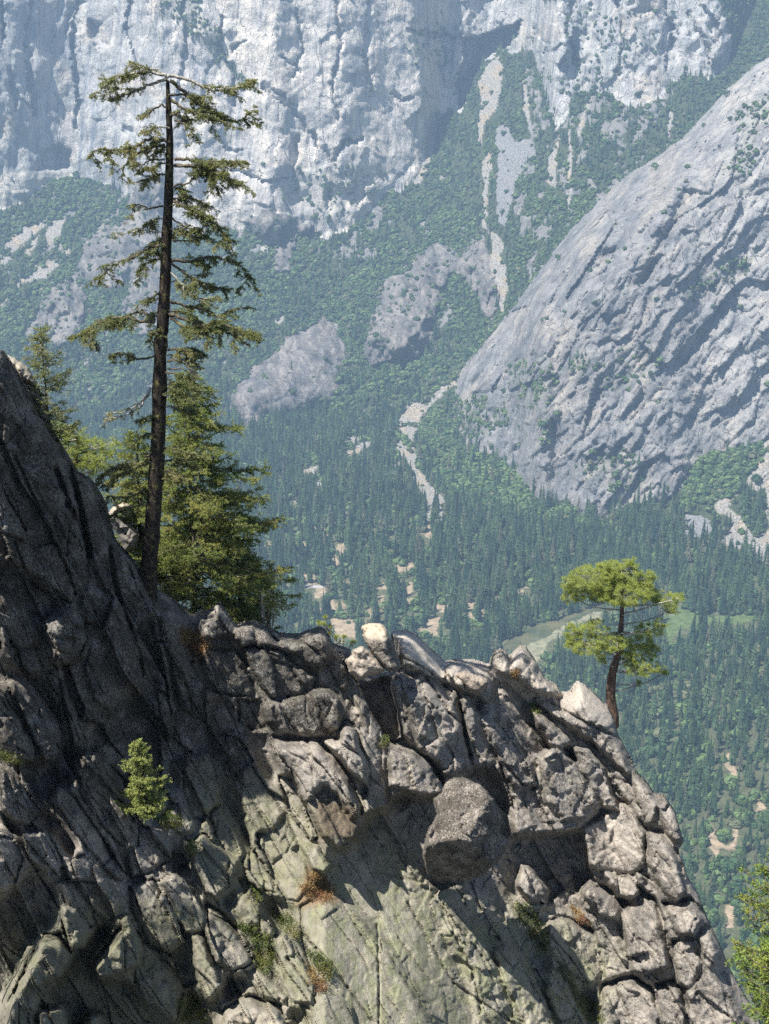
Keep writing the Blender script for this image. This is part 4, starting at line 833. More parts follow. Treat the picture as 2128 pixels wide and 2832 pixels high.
# long thin cracks
cr_ = np.abs(fbm(A2 / 60, A1 / 900, 317, 1)); OFF -= .22 * (1 - np.clip(cr_ / .02, 0, 1)) * ss(-.1, .1, fbm(U / 90, V / 90, 318, 2))
def crack(c, pts, dep, wd):
    p = T(c, pts)
    for a_, b_ in zip(p[:-1], p[1:]):
        s = box(U, V, np.array([a_, b_]), 12); ab = b_ - a_; uu = U[s] + 3 * fbm(U[s] / 20, V[s] / 20, 5, 2); vv_ = V[s]
        t_ = np.clip(((uu - a_[0]) * ab[0] + (vv_ - a_[1]) * ab[1]) / (ab @ ab + 1e-9), 0, 1); d = np.hypot(uu - a_[0] - t_ * ab[0], vv_ - a_[1] - t_ * ab[1]); OFF[s] = OFF[s] - dep * (1 - np.clip(d / wd, 0, 1))
for c, pts, dep, wd in [('F7', [(1230, 900), (1245, 1450), (1240, 1660)], .3, 4), ('F7', [(960, 720), (1060, 900), (1110, 980), (1250, 1200)], .2, 4), ('F7', [(650, 960), (760, 1080), (880, 1200), (1000, 1380), (1190, 1640)], .3, 5), ('F7', [(1390, 1000), (1640, 1340)], .2, 4), ('F7', [(540, 1150), (700, 1370), (760, 1500)], .3, 4),
    ('C6', [(100, 950), (300, 1300), (560, 1475)], .3, 5), ('C6', [(230, 950), (420, 1180), (480, 1300)], .3, 5), ('F2', [(420, 0), (520, 220), (580, 400)], .5, 6), ('F2', [(110, 0), (180, 180), (280, 340), (540, 460)], .4, 5), ('F2', [(840, 30), (880, 300), (930, 480), (1000, 640), (1090, 930), (1100, 1060)], .5, 6), ('F2', [(430, 960), (510, 1330), (560, 1560)], .5, 6),
    ('F2', [(980, 170), (1080, 420)], .4, 5), ('F2', [(1150, 600), (1240, 900), (1280, 1130)], .5, 6), ('F1', [(110, 880), (250, 1180), (400, 1500)], .4, 5), ('F1', [(20, 1150), (200, 1460)], .4, 5), ('F1', [(430, 1000), (520, 1260), (640, 1500), (690, 1660)], .8, 12), ('F1', [(540, 1010), (590, 1200), (640, 1400), (690, 1660)], 1., 12),
    ('F4', [(585, 490), (700, 540), (820, 620), (970, 760)], .4, 5), ('F4', [(770, 650), (880, 800), (950, 920), (1050, 1000), (1110, 1250)], .5, 6), ('F4', [(1020, 720), (1055, 960)], .4, 5), ('F4', [(730, 760), (830, 880)], .3, 4), ('F3', [(760, 830), (830, 980), (900, 1090)], .3, 5), ('F3', [(1180, 1130), (1390, 1250)], .3, 4), ('F3', [(800, 470), (880, 640), (970, 760)], .3, 5),
    ('F5', [(170, 830), (340, 960)], .3, 5), ('F5', [(0, 1160), (120, 1300), (250, 1330)], .4, 6), ('F5', [(340, 680), (460, 740), (620, 830), (830, 930)], .4, 5), ('F8', [(40, 920), (200, 1100), (330, 1290)], .3, 4), ('F8', [(530, 1270), (660, 1560)], .3, 4)]: crack(c, pts, dep, wd)
# narrow gap along the border of every traced block
edge = np.zeros(U.shape, bool); edge[:, 1:] |= OWN[:, 1:] != OWN[:, :-1]; edge[1:] |= OWN[1:] != OWN[:-1]
ee = edge.astype(float)
for i_ in range(2): ee = np.maximum.reduce([ee, .6 * np.roll(ee, 1, 0), .6 * np.roll(ee, -1, 0), .6 * np.roll(ee, 1, 1), .6 * np.roll(ee, -1, 1)])
OFF -= .14 * ee
OFF = .76 * OFF + .06 * (np.roll(OFF, 1, 0) + np.roll(OFF, -1, 0) + np.roll(OFF, 1, 1) + np.roll(OFF, -1, 1))
Yn = Yn - OFF
inside = inpoly(U + (NWU - U) * .5, V + (NWV - V) * .5, SILP)
PN = P(U, V, Yn)
# pull the last strip before the skyline back so that the crest is rounded
SE = np.full(U.shape, 999.)
for a_, b_ in zip(SILP[:-3], SILP[1:-2]):
    s = box(U, V, np.array([a_, b_]), 50)
    if s is None: continue
    ab = b_ - a_; t_ = np.clip(((U[s] - a_[0]) * ab[0] + (V[s] - a_[1]) * ab[1]) / (ab @ ab + 1e-9), 0, 1); SE[s] = np.minimum(SE[s], np.hypot(U[s] - a_[0] - t_ * ab[0], V[s] - a_[1] - t_ * ab[1]))
Yn = Yn + 1.3 * (1 - np.sqrt(1 - (1 - np.clip(SE / 46, 0, 1)) ** 2)); PN = P(U, V, Yn)

Cn = np.zeros(U.shape + (3,)); Cn[:] = (.38, .345, .305)
Cn = mixc(Cn, (.54, .48, .41), ss(-.1, .35, fbm(U / 60, V / 60, 321, 4)) * .8); Cn = mixc(Cn, (.19, .18, .17), ss(.05, .4, fbm(U / 45, V / 80, 322, 4)) * .7)
greenz = np.maximum.reduce([blob('C5', [(850, 350), (1250, 500), (1500, 700), (1700, 1100), (2300, 1560), (1000, 1560), (1100, 1200), (900, 1000), (800, 700)], 110), blob('C5', [(0, 1000), (500, 950), (900, 950), (1000, 1560), (0, 1560)], 80) * .9, blob('C6', [(-100, 500), (150, 700), (250, 900), (700, 1000), (1000, 1200), (900, 1560), (-200, 1560)], 90)])
darkz = np.clip(.62 * np.maximum(blob('S', [(-400, 800), (0, 900), (300, 1400), (500, 1750), (700, 2000), (450, 2200), (-400, 2300)], 120), blob('F3', [(0, 300), (1200, 250), (1290, 700), (1250, 1100), (600, 1100), (500, 1500), (0, 1500)], 60)) + .45 - .3 * greenz, 0, 1)  # dark lichen zones, also painting in the shade of the left wall
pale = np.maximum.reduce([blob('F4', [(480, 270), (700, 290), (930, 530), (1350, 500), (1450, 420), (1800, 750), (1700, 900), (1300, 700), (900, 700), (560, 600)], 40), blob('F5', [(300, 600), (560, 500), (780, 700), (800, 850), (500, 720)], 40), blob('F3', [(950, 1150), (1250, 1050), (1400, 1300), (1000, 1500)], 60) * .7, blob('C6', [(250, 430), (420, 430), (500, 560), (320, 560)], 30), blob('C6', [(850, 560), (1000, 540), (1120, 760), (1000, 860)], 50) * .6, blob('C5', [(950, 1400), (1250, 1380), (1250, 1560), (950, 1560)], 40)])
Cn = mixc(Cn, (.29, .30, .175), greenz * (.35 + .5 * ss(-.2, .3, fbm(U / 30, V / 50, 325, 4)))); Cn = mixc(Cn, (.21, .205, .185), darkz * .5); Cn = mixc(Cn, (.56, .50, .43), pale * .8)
brown = blob('F3', [(1000, 1560), (1360, 1620), (1380, 1900), (1050, 1900)], 20) * .8 + blob('F2', [(380, 820), (640, 800), (600, 900), (460, 960)], 30) * .5; Cn = mixc(Cn, (.15, .11, .07), np.clip(brown, 0, 1))
soil = np.maximum(blob('F3', [(0, 300), (150, 320), (250, 450), (130, 560), (0, 400)], 20), blob('F7', [(700, 450), (850, 600), (950, 720), (640, 780), (600, 740)], 16)); Cn = mixc(Cn, (.28, .16, .08), soil * .8)
crev = np.clip(ee, 0, 1) * (fbm(U / 40, V / 40, 327, 2) > .0); Cn = mixc(Cn, (.13, .13, .06), crev * .3)
Cn = mixc(Cn, (.19, .18, .125), greenz * ss(1000, 650, U) * .55); Cn = mixc(Cn, (.66, .60, .52), plate * .7)  # lower-left rock darkened in colour to stand for its shade; plate paler
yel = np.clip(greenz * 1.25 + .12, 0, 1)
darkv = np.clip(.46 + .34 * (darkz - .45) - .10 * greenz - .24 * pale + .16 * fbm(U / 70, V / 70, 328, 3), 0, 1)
ny2, nx2 = U.shape; idn2 = np.arange(ny2 * nx2).reshape(ny2, nx2)
keepc = inside[:-1, :-1] & inside[1:, :-1] & inside[1:, 1:] & inside[:-1, 1:]
q = np.stack([idn2[:-1, :-1], idn2[1:, :-1], idn2[1:, 1:], idn2[:-1, 1:]], -1)[keepc]
# back of the ridge: every open border edge is carried back and down
ed = np.concatenate([q[:, [0, 1]], q[:, [1, 2]], q[:, [2, 3]], q[:, [3, 0]]]); ek = np.sort(ed, 1); uq, inv_, cnt = np.unique(ek, axis=0, return_inverse=True, return_counts=True)
bed = ed[cnt[inv_.ravel()] == 1]; PF = PN.reshape(-1, 3); used, inv = np.unique(q, return_inverse=True); remap = np.full(len(PF), -1); remap[used] = np.arange(len(used))
vv = [PF[used]]; ff = [inv.reshape(-1, 4)]; cc = [Cn.reshape(-1, 3)[used]]; at_d = [darkv.ravel()[used]]; at_y = [yel.ravel()[used]]
bv = np.unique(bed); bmap = {int(b): i for i, b in enumerate(bv)}; base = len(used); prev = remap[bv]
for (dy_, dz_) in ((.6, -.15), (2.2, -1.4), (7., -9.), (26., -60.)):
    pv_ = PF[bv] + np.array([0, dy_, dz_]); vv.append(pv_); cc.append(Cn.reshape(-1, 3)[bv]); at_d.append(darkv.ravel()[bv]); at_y.append(yel.ravel()[bv]); cur = base + np.arange(len(bv))
    a = np.array([bmap[int(x)] for x in bed[:, 0]]); b = np.array([bmap[int(x)] for x in bed[:, 1]]); ff.append(np.stack([prev[b], prev[a], cur[a], cur[b]], 1)); prev = cur; base += len(bv)
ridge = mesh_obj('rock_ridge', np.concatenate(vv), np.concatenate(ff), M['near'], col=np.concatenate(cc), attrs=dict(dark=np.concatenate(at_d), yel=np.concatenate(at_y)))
tag(ridge, kind='structure')
def nearY(u, v):
    i = np.clip(((np.asarray(v) - nv[0]) / FS).astype(int), 0, ny2 - 1); j = np.clip(((np.asarray(u) - nu[0]) / FS).astype(int), 0, nx2 - 1); return Yn[i, j]

# loose rocks: outline, its own depth and thickness, front and back
def rock(name, c, pts, Y, thick, w, label, cat='boulder', col=(.40, .36, .31), dark=.5, yelv=.3, tilt=(0, 0), group=None, seed=1, pale_top=0., facet=60., planes=None):
    p = T(c, pts); st = 3.0; a0, b0 = p.min(0) - 9; a1_, b1_ = p.max(0) + 9; uu, vv_ = np.meshgrid(np.arange(a0, a1_, st), np.arange(b0, b1_, st))
    wu = uu + 3 * fbm(uu / 20, vv_ / 20, seed, 3); wv = vv_ + 3 * fbm(uu / 20, vv_ / 20, seed + 1, 3)
    m = inpoly(wu, wv, p); e = edist(wu, wv, p); pr = np.sqrt(1 - (1 - np.clip(e / w, 0, 1)) ** 2); ce = p.mean(0)
    rough_ = .10 * fbm(uu / 45, vv_ / 45, seed + 3, 3) / thick + .02 * fbm(uu / 9, vv_ / 9, seed + 4, 3) / thick
    f1, f2, cid, dx, dy = voro((wu + .3 * wv) / facet, (wv - .3 * wu) / facet, seed); fo = min(thick, 1.6) * .085 * ((cid - .5) + (cid * 7 % 1 - .5) * dx * 2.6 + (cid * 11 % 1 - .5) * dy * 2.6); f1, f2, cid, dx, dy = voro(wu / facet * 3, wv / facet * 3, seed + 2); fo = (fo + min(thick, 1.5) * .025 * ((cid * 7 % 1 - .5) * dx * 2.5 + (cid * 11 % 1 - .5) * dy * 2.5)) * np.clip(e / 12, 0, 1)
    g1, g2, gi, gx_, gy_ = voro(wu / 26 + seed, wv / 34, seed + 7); fo = fo + min(thick, 2.) * .06 * ((gi - .5) + (gi * 7 % 1 - .5) * gx_ * 3 + (gi * 11 % 1 - .5) * gy_ * 3 - .8 * (1 - np.clip((g2 - g1) * 12, 0, 1)) * (gi > .6))
    fo = fo + min(thick, 2.) * (.05 * fbm(uu / 50, vv_ / 50, seed + 8, 4, .6) + .02 * fbm(uu / 10, vv_ / 10, seed + 9, 3))
    body = thick * pr * (1 + rough_ * 2)
    fo = fo * np.clip(e / 10, 0, 1)
    if planes:                                        # a convex block: broken faces meeting in blunt edges
        hh = np.stack([a_ + b_ * (wu - ce[0]) + c_ * (wv - ce[1]) for a_, b_, c_ in planes]); hs = -.10 * np.log(np.exp(-np.clip(hh, -3, 9) / .10).sum(0)); body = np.minimum(hs * np.clip(e / 9, 0, 1) + rough_ * 1.5, thick * (.25 + pr))
    yf = Y + thick / 2 - fo - body + tilt[0] * (uu - ce[0]) + tilt[1] * (vv_ - ce[1]); yb2 = Y + thick / 2 + thick * .35 * pr + tilt[0] * (uu - ce[0]) + tilt[1] * (vv_ - ce[1])
    h, w_ = uu.shape; ix = np.arange(h * w_).reshape(h, w_); kc = m[:-1, :-1] & m[1:, :-1] & m[1:, 1:] & m[:-1, 1:]
    qf = np.stack([ix[:-1, :-1], ix[1:, :-1], ix[1:, 1:], ix[:-1, 1:]], -1)[kc]; qb = qf[:, ::-1] + h * w_
    ed = np.concatenate([qf[:, [0, 1]], qf[:, [1, 2]], qf[:, [2, 3]], qf[:, [3, 0]]]); uq, iv, ct = np.unique(np.sort(ed, 1), axis=0, return_inverse=True, return_counts=True); be = ed[ct[iv.ravel()] == 1]
    side = np.stack([be[:, 1], be[:, 0], be[:, 0] + h * w_, be[:, 1] + h * w_], 1)
    allf = np.concatenate([qf, qb, side]); pts3 = np.concatenate([P(uu, vv_, yf).reshape(-1, 3), P(uu, vv_, yb2).reshape(-1, 3)])
    used, inv = np.unique(allf, return_inverse=True); cl = np.zeros((h * w_ * 2, 3)); cl[:] = col
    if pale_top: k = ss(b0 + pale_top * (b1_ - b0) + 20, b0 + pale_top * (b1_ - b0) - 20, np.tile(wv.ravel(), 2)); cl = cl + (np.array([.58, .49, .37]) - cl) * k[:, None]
    else: k = np.zeros(h * w_ * 2)
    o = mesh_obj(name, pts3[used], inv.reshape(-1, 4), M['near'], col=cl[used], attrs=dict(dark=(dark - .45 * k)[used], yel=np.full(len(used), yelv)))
    return tag(o, label, cat, group)
rock('boulder', 'C6', [(245, 470), (262, 425), (300, 408), (345, 405), (420, 440), (475, 500), (503, 570), (500, 650), (548, 690), (500, 770), (430, 835), (240, 905), (190, 865), (160, 740), (180, 640), (225, 570), (205, 505)], 53.5, 3.0, 60, 'huge rounded grey boulder wedged below the crag in the middle of the ridge', dark=.64, seed=5, tilt=(0, -.001), facet=75., planes=[(3.2, -.005, .002), (3.3, .012, .004), (2.7, .002, .019), (3.7, -.027, .003), (4.7, .004, -.031), (3.6, .004, .027)])
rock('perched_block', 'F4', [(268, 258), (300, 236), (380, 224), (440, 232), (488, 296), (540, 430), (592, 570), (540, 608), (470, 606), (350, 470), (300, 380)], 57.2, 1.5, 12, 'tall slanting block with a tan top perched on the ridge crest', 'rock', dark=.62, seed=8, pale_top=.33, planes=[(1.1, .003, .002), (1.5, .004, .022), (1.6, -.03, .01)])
rock('perched_slab', 'F4', [(145, 505), (190, 480), (215, 425), (290, 400), (330, 430), (400, 500), (460, 580), (462, 612), (335, 640), (300, 672), (262, 672), (180, 625)], 57.4, 1.3, 18, 'pale broken slab propping up the slanting block on the crest', 'rock', col=(.50, .43, .36), dark=.34, seed=9)
rock('fallen_block', 'F4', [(985, 625), (1060, 590), (1150, 618), (1250, 655), (1264, 700), (1195, 792), (1105, 772), (1040, 700)], 60.0, 1.2, 18, 'flat brown block lying on the ledge right of the pale slab', 'rock', col=(.40, .34, .28), dark=.45, seed=10)
rock('boulder', 'F1', [(15, 100), (60, 112), (130, 140), (220, 210), (280, 300), (303, 386), (230, 355), (150, 345), (90, 250), (20, 170)], 52.6, 1.6, 30, 'pale rounded boulder behind the dark wall at the left edge', col=(.50, .45, .37), dark=.36, seed=11)
rock('boulder', 'F1', [(150, 340), (240, 358), (305, 395), (360, 500), (400, 640), (300, 640), (180, 450)], 52.9, 1.2, 20, 'speckled boulder below the pale boulder at the left edge', dark=.55, seed=12)
rock('boulder', 'F1', [(800, 1340), (860, 1280), (950, 1235), (1000, 1260), (1010, 1300), (900, 1330), (1080, 1480), (1060, 1600), (960, 1640), (900, 1500)], 60., 2.6, 24, 'boulder with a pale top half hidden behind the tall tree trunk', col=(.36, .33, .30), dark=.5, seed=13, pale_top=.22)
print('ridge done')

# ================================================================ TREES OF THE RIDGE
class Geo:
    """collects tubes and leaf blades, becomes ONE mesh"""
    def __init__(s): s.v = []; s.f = []; s.n = 0; s.bv = []
    def tube(s, pts, rad, k=6):
        pts = np.asarray(pts, float); n = len(pts); rad = np.broadcast_to(np.asarray(rad, float), (n,))
        tg = np.gradient(pts, axis=0); tg /= np.linalg.norm(tg, axis=1, keepdims=True) + 1e-9
        ref = np.array([0, 0, 1.]) if abs(tg[0][2]) < .8 else np.array([1., 0, 0]); a = np.cross(tg, ref); a /= np.linalg.norm(a, axis=1, keepdims=True) + 1e-9; b = np.cross(tg, a)
        an = np.arange(k) * 2 * np.pi / k; ring = pts[:, None] + rad[:, None, None] * (a[:, None] * np.cos(an)[None, :, None] + b[:, None] * np.sin(an)[None, :, None])
        s.v.append(ring.reshape(-1, 3)); i = np.arange(n - 1)[:, None] * k; j = np.arange(k)[None]; j2 = (j + 1) % k
        q = np.stack([i + j, i + j2, i + k + j2, i + k + j], -1).reshape(-1, 4) + s.n; s.f.append(q); s.n += n * k
    def blades(s, base, d, length, width):
        """flat needle sprays: one narrow quad each, pointing along d"""
        n = len(base)
        if n == 0: return
        d = d / (np.linalg.norm(d, axis=1, keepdims=True) + 1e-9); r = rng.normal(size=(n, 3)); w = np.cross(d, r); w /= np.linalg.norm(w, axis=1, keepdims=True) + 1e-9
        L = np.broadcast_to(np.asarray(length, float), (n,))[:, None]; Wd = np.broadcast_to(np.asarray(width, float), (n,))[:, None]
        q = np.stack([base - w * Wd * .3, base + w * Wd * .3, base + d * L * .6 + w * Wd * .5, base + d * L], 1).copy(); q2 = base + d * L * .6 - w * Wd * .5
        v = np.stack([q[:, 0], q[:, 1], q[:, 2], q[:, 3]], 1); v[:, 0] = base; v[:, 1] = base + d * L * .5 + w * Wd * .5; v[:, 2] = base + d * L; v[:, 3] = base + d * L * .5 - w * Wd * .5
        s.v.append(v.reshape(-1, 3)); s.f.append(np.arange(n * 4).reshape(n, 4) + s.n); s.n += n * 4
    def build(s, name, mat, parent=None, smooth=False):
        if not s.v: return None
        v = np.concatenate(s.v); f = np.concatenate(s.f)
        if parent is not None: v = v - np.array(parent_origin(parent))
        return mesh_obj(name, v, f, mat, parent, smooth=smooth)
def parent_origin(o):
    p = np.zeros(3)
    while o is not None: p = p + np.array(o.location); o = o.parent
    return p
def smooth_line(p, n):
    p = np.asarray(p, float); t = np.linspace(0, len(p) - 1, n); i = np.clip(t.astype(int), 0, len(p) - 2); f = (t - i)[:, None]
    p0 = p[np.clip(i - 1, 0, len(p) - 1)]; p1 = p[i]; p2 = p[i + 1]; p3 = p[np.clip(i + 2, 0, len(p) - 1)]
    return .5 * (2 * p1 + (p2 - p0) * f + (2 * p0 - 5 * p1 + 4 * p2 - p3) * f ** 2 + (3 * p1 - p0 - 3 * p2 + p3) * f ** 3)
def randu(n):
    a = rng.normal(size=(n, 3)); return a / np.linalg.norm(a, axis=1, keepdims=True)
def spray(geo, wood, line, r0, density, tw=.45, bl=.09, bw=.03, start=.25, droop=-.25, nb=5, twr=.006, clump=True):
    """side twigs with needles along a branch line"""
    n = len(line); seg = np.linalg.norm(np.diff(line, axis=0), axis=1); Ltot = seg.sum(); nt = max(2, int(Ltot * density))
    for _ in range(nt):
        t = start + (1 - start) * rng.random() ** .7; i = min(n - 2, int(t * (n - 1))); p = line[i] + (line[i + 1] - line[i]) * rng.random()
        d = line[min(n - 1, i + 1)] - line[max(0, i - 1)]; d /= np.linalg.norm(d) + 1e-9
        dd = d * rng.uniform(.2, 1.) + randu(1)[0] * .75; dd[2] = dd[2] * .55 + droop * rng.random(); dd /= np.linalg.norm(dd)
        L = tw * rng.uniform(.4, 1.2) * (1.15 - .6 * t); m = 4; q = p + dd * np.linspace(0, L, m)[:, None] + np.array([0, 0, droop * .25]) * (np.linspace(0, 1, m) ** 2)[:, None] * L
        if wood is not None: wood.tube(q, np.linspace(twr, twr * .5, m), 3)
        if clump and rng.random() < .22: continue
        k = max(3, int(nb * L / .1)); s_ = rng.random(k) ** .75; base = p + dd * (s_ * L)[:, None] + np.array([0, 0, droop * .25]) * (s_ ** 2)[:, None] * L
        bd = dd * .55 + randu(k) * .8; bd[:, 2] *= .7; geo.blades(base, bd, rng.uniform(.6, 1.25, k) * bl, bw)

def px(u, v, Y): return P(u, v, Y)
# ---- the tall old fir
TY = 55.0
tr = [(464, 222), (467, 300), (470, 384), (469, 470), (467, 544), (464, 610), (461, 672), (458, 768), (451, 896), (445, 944), (442, 1072), (438, 1213), (434, 1290), (429, 1360), (423, 1440), (416, 1520), (410, 1600), (408, 1690)]
tru = np.array(tr, float); tl = P(tru[:, 0], tru[:, 1], TY); trr = np.interp(tru[:, 1], [222, 300, 400, 560, 800, 1000, 1200, 1400, 1560, 1690], [3.5, 7.5, 9, 12.5, 15, 18, 20, 21.5, 24, 30]) * TY / F / .94
tall = empty('old_fir', tuple(tl[-1]), 'tall old fir with a bare dark trunk and ragged sparse branches on the ridge', 'fir tree')
g = Geo(); ln = smooth_line(tl, 70); rr_ = np.interp(np.linspace(0, 1, 70), np.linspace(0, 1, len(trr)), trr) * (1 + .05 * np.array([rng.normal() for _ in range(70)])); g.tube(ln, rr_, 14); g.build('trunk', M['bark'], tall, smooth=True)
BR = [('C1', [(730, 330), (640, 310), (560, 315), (480, 340), (380, 412)], 1., 1), ('C1', [(725, 340), (680, 300), (600, 288), (540, 268)], .9, 1), ('C1', [(730, 325), (800, 340), (900, 380), (960, 395), (1060, 375), (1130, 348)], 1., 1),
      ('C1', [(735, 350), (800, 400), (870, 455), (960, 515), (1050, 540), (1105, 505)], 1.1, 0), ('C1', [(720, 460), (690, 455), (650, 480), (615, 500), (590, 520)], .7, 0), ('C1', [(720, 340), (640, 370), (560, 400), (470, 430), (440, 355)], .9, 1),
      ('C1', [(738, 430), (800, 470), (870, 500), (950, 525), (1060, 570)], .9, 0), ('C1', [(755, 520), (800, 540), (845, 590), (825, 640)], .6, 0), ('C1', [(715, 605), (640, 603), (580, 635), (500, 650), (400, 650), (360, 682)], 1.2, 0),
      ('C1', [(712, 625), (640, 640), (575, 675), (522, 730), (515, 785), (550, 805)], .35, 0), ('C1', [(755, 690), (830, 690), (900, 700), (1000, 700), (1090, 705)], 1.2, 0), ('C1', [(755, 710), (820, 718), (890, 750), (940, 800), (965, 855)], .9, 0),
      ('C1', [(755, 715), (850, 720), (960, 760), (1060, 795)], 1.3, 0), ('C1', [(710, 690), (650, 690), (600, 722), (590, 755)], .6, 1), ('C1', [(755, 800), (820, 790), (860, 750), (925, 742)], .8, 0), ('C1', [(750, 858), (800, 850), (870, 870), (965, 915)], 1.1, 0),
      ('C1', [(750, 870), (820, 910), (900, 950), (960, 1000), (1000, 1045)], 1.3, 0), ('C1', [(705, 890), (640, 900), (575, 880), (560, 930)], .6, 0), ('C1', [(700, 1000), (620, 995), (560, 1000), (480, 1020)], .6, 1), ('C1', [(745, 940), (800, 980), (870, 1000), (900, 1035)], 1.2, 0),
      ('C1', [(690, 1060), (640, 1068), (580, 1110), (500, 1140), (430, 1190), (405, 1235)], .8, 0), ('C1', [(738, 1122), (830, 1130), (920, 1108), (1040, 1135), (1115, 1205)], 1.2, 0), ('C1', [(738, 1135), (830, 1200), (920, 1240), (985, 1262)], 1.2, 0), ('C1', [(744, 1040), (820, 1035), (905, 1010)], .9, 0),
      ('C1', [(735, 1180), (790, 1230), (860, 1300), (960, 1290)], 1., 1), ('C1', [(733, 1300), (800, 1320), (880, 1340), (960, 1370), (1040, 1340)], 1., 0), ('C1', [(733, 1355), (800, 1380), (880, 1408), (960, 1400), (1080, 1440), (1140, 1472)], 1.5, 0), ('C1', [(733, 1362), (790, 1410), (850, 1420), (1000, 1440), (1100, 1500)], 1.3, 0),
      ('C1', [(670, 1388), (600, 1390), (540, 1372), (440, 1380), (370, 1425), (330, 1465)], 1.5, 0), ('C1', [(670, 1380), (610, 1345), (550, 1360), (470, 1400)], 1., 0), ('C3', [(665, 65), (600, 78), (560, 62), (500, 50), (470, 62)], .9, 0), ('C3', [(725, 40), (790, 28), (850, 38), (905, 60)], 1.2, 0),
      ('C3', [(725, 85), (790, 85), (840, 130), (885, 175)], .15, 0), ('C3', [(725, 115), (800, 122), (850, 150)], .1, 0), ('C3', [(655, 200), (612, 258), (550, 305), (435, 320)], .3, 1), ('C3', [(650, 215), (600, 290), (520, 330), (470, 350)], .5, 1), ('C3', [(715, 205), (760, 208), (810, 235)], .7, 0),
      ('C3', [(655, 470), (640, 500), (600, 530), (500, 545), (420, 590)], 1.3, 0), ('C3', [(650, 520), (560, 560), (480, 600), (430, 640)], 1.2, 0), ('C3', [(625, 640), (560, 672), (450, 670)], .9, 0), ('C3', [(690, 640), (735, 672)], .3, 1), ('C3', [(620, 700), (540, 730), (470, 760)], .8, 0), ('C3', [(700, 560), (760, 590), (820, 600)], .7, 0)]
for k in range(30):                                        # many small shoots between the big limbs
    v_s = 250 + 1080 * (k + rng.random()) / 30; sd = 1 if rng.random() < .6 else -1; u_s = float(np.interp(v_s, tru[:, 1], tru[:, 0])); L_s = rng.uniform(45, 120) * (1 if sd > 0 else .7)
    BR.append(('S', [(u_s, v_s), (u_s + sd * L_s * .4, v_s - 4), (u_s + sd * L_s * .75, v_s + 8), (u_s + sd * L_s, v_s + rng.uniform(10, 34))], 1.2, int(rng.random() < .25)))
for bi, (c, pts, dens, grey) in enumerate(BR):
    p = T(c, pts); p = p[0] + (p - p[0]) * .92; n = len(p); run = np.hypot(*(p[-1] - p[0])) * TY / F; dyy = rng.uniform(-.45, .45) * run
    if bi in (9, 32, 33, 34): dyy = -.3 * run
    Yl = TY - .12 + dyy * np.linspace(0, 1, n); w3 = smooth_line(P(p[:, 0], p[:, 1], Yl), 5 * n); w3[1:] += rng.normal(scale=.02, size=(5 * n - 1, 3))
    Lb = np.linalg.norm(np.diff(w3, axis=0), axis=1).sum(); r0 = min(.085, .016 + .018 * Lb); wd_ = Geo(); lf = Geo(); wd_.tube(w3, np.linspace(r0, .012, len(w3)), 6)
    # secondary limbs
    subs = [w3]
    for k in range(int(Lb * 3.2 * max(dens, .4))):
        i = rng.integers(int(len(w3) * .28), len(w3) - 1); d = w3[min(i + 2, len(w3) - 1)] - w3[max(i - 2, 0)]; d /= np.linalg.norm(d) + 1e-9; dd = d * .6 + randu(1)[0] * .8; dd[2] = dd[2] * .5 - .12; dd /= np.linalg.norm(dd)
        L2 = rng.uniform(.35, 1.1) * (.5 + .25 * Lb) * .62; q = w3[i] + dd * np.linspace(0, L2, 6)[:, None] + rng.normal(scale=.02, size=(6, 3)) - np.array([0, 0, .22]) * (np.linspace(0, 1, 6) ** 2)[:, None] * L2; wd_.tube(q, np.linspace(.014, .006, 6), 4); subs.append(q)
    for s_ in subs: spray(lf if dens > .2 else lf, wd_, s_, 0, 24 * dens + (2 if dens < .2 else 0), tw=.31, bl=.085, bw=.026, start=.2 if s_ is w3 else .03, droop=-.34, nb=12. if dens > .2 else .3)
    bo_ = wd_.build('branch', M['twig'] if grey else M['limb'], tall, smooth=True)
    if dens > .2:
        f_ = lf.build('needles', M['snag'], bo_)
print('tall fir', sum(len(o.data.vertices) for o in bpy.data.objects if o.name.startswith('needles')))

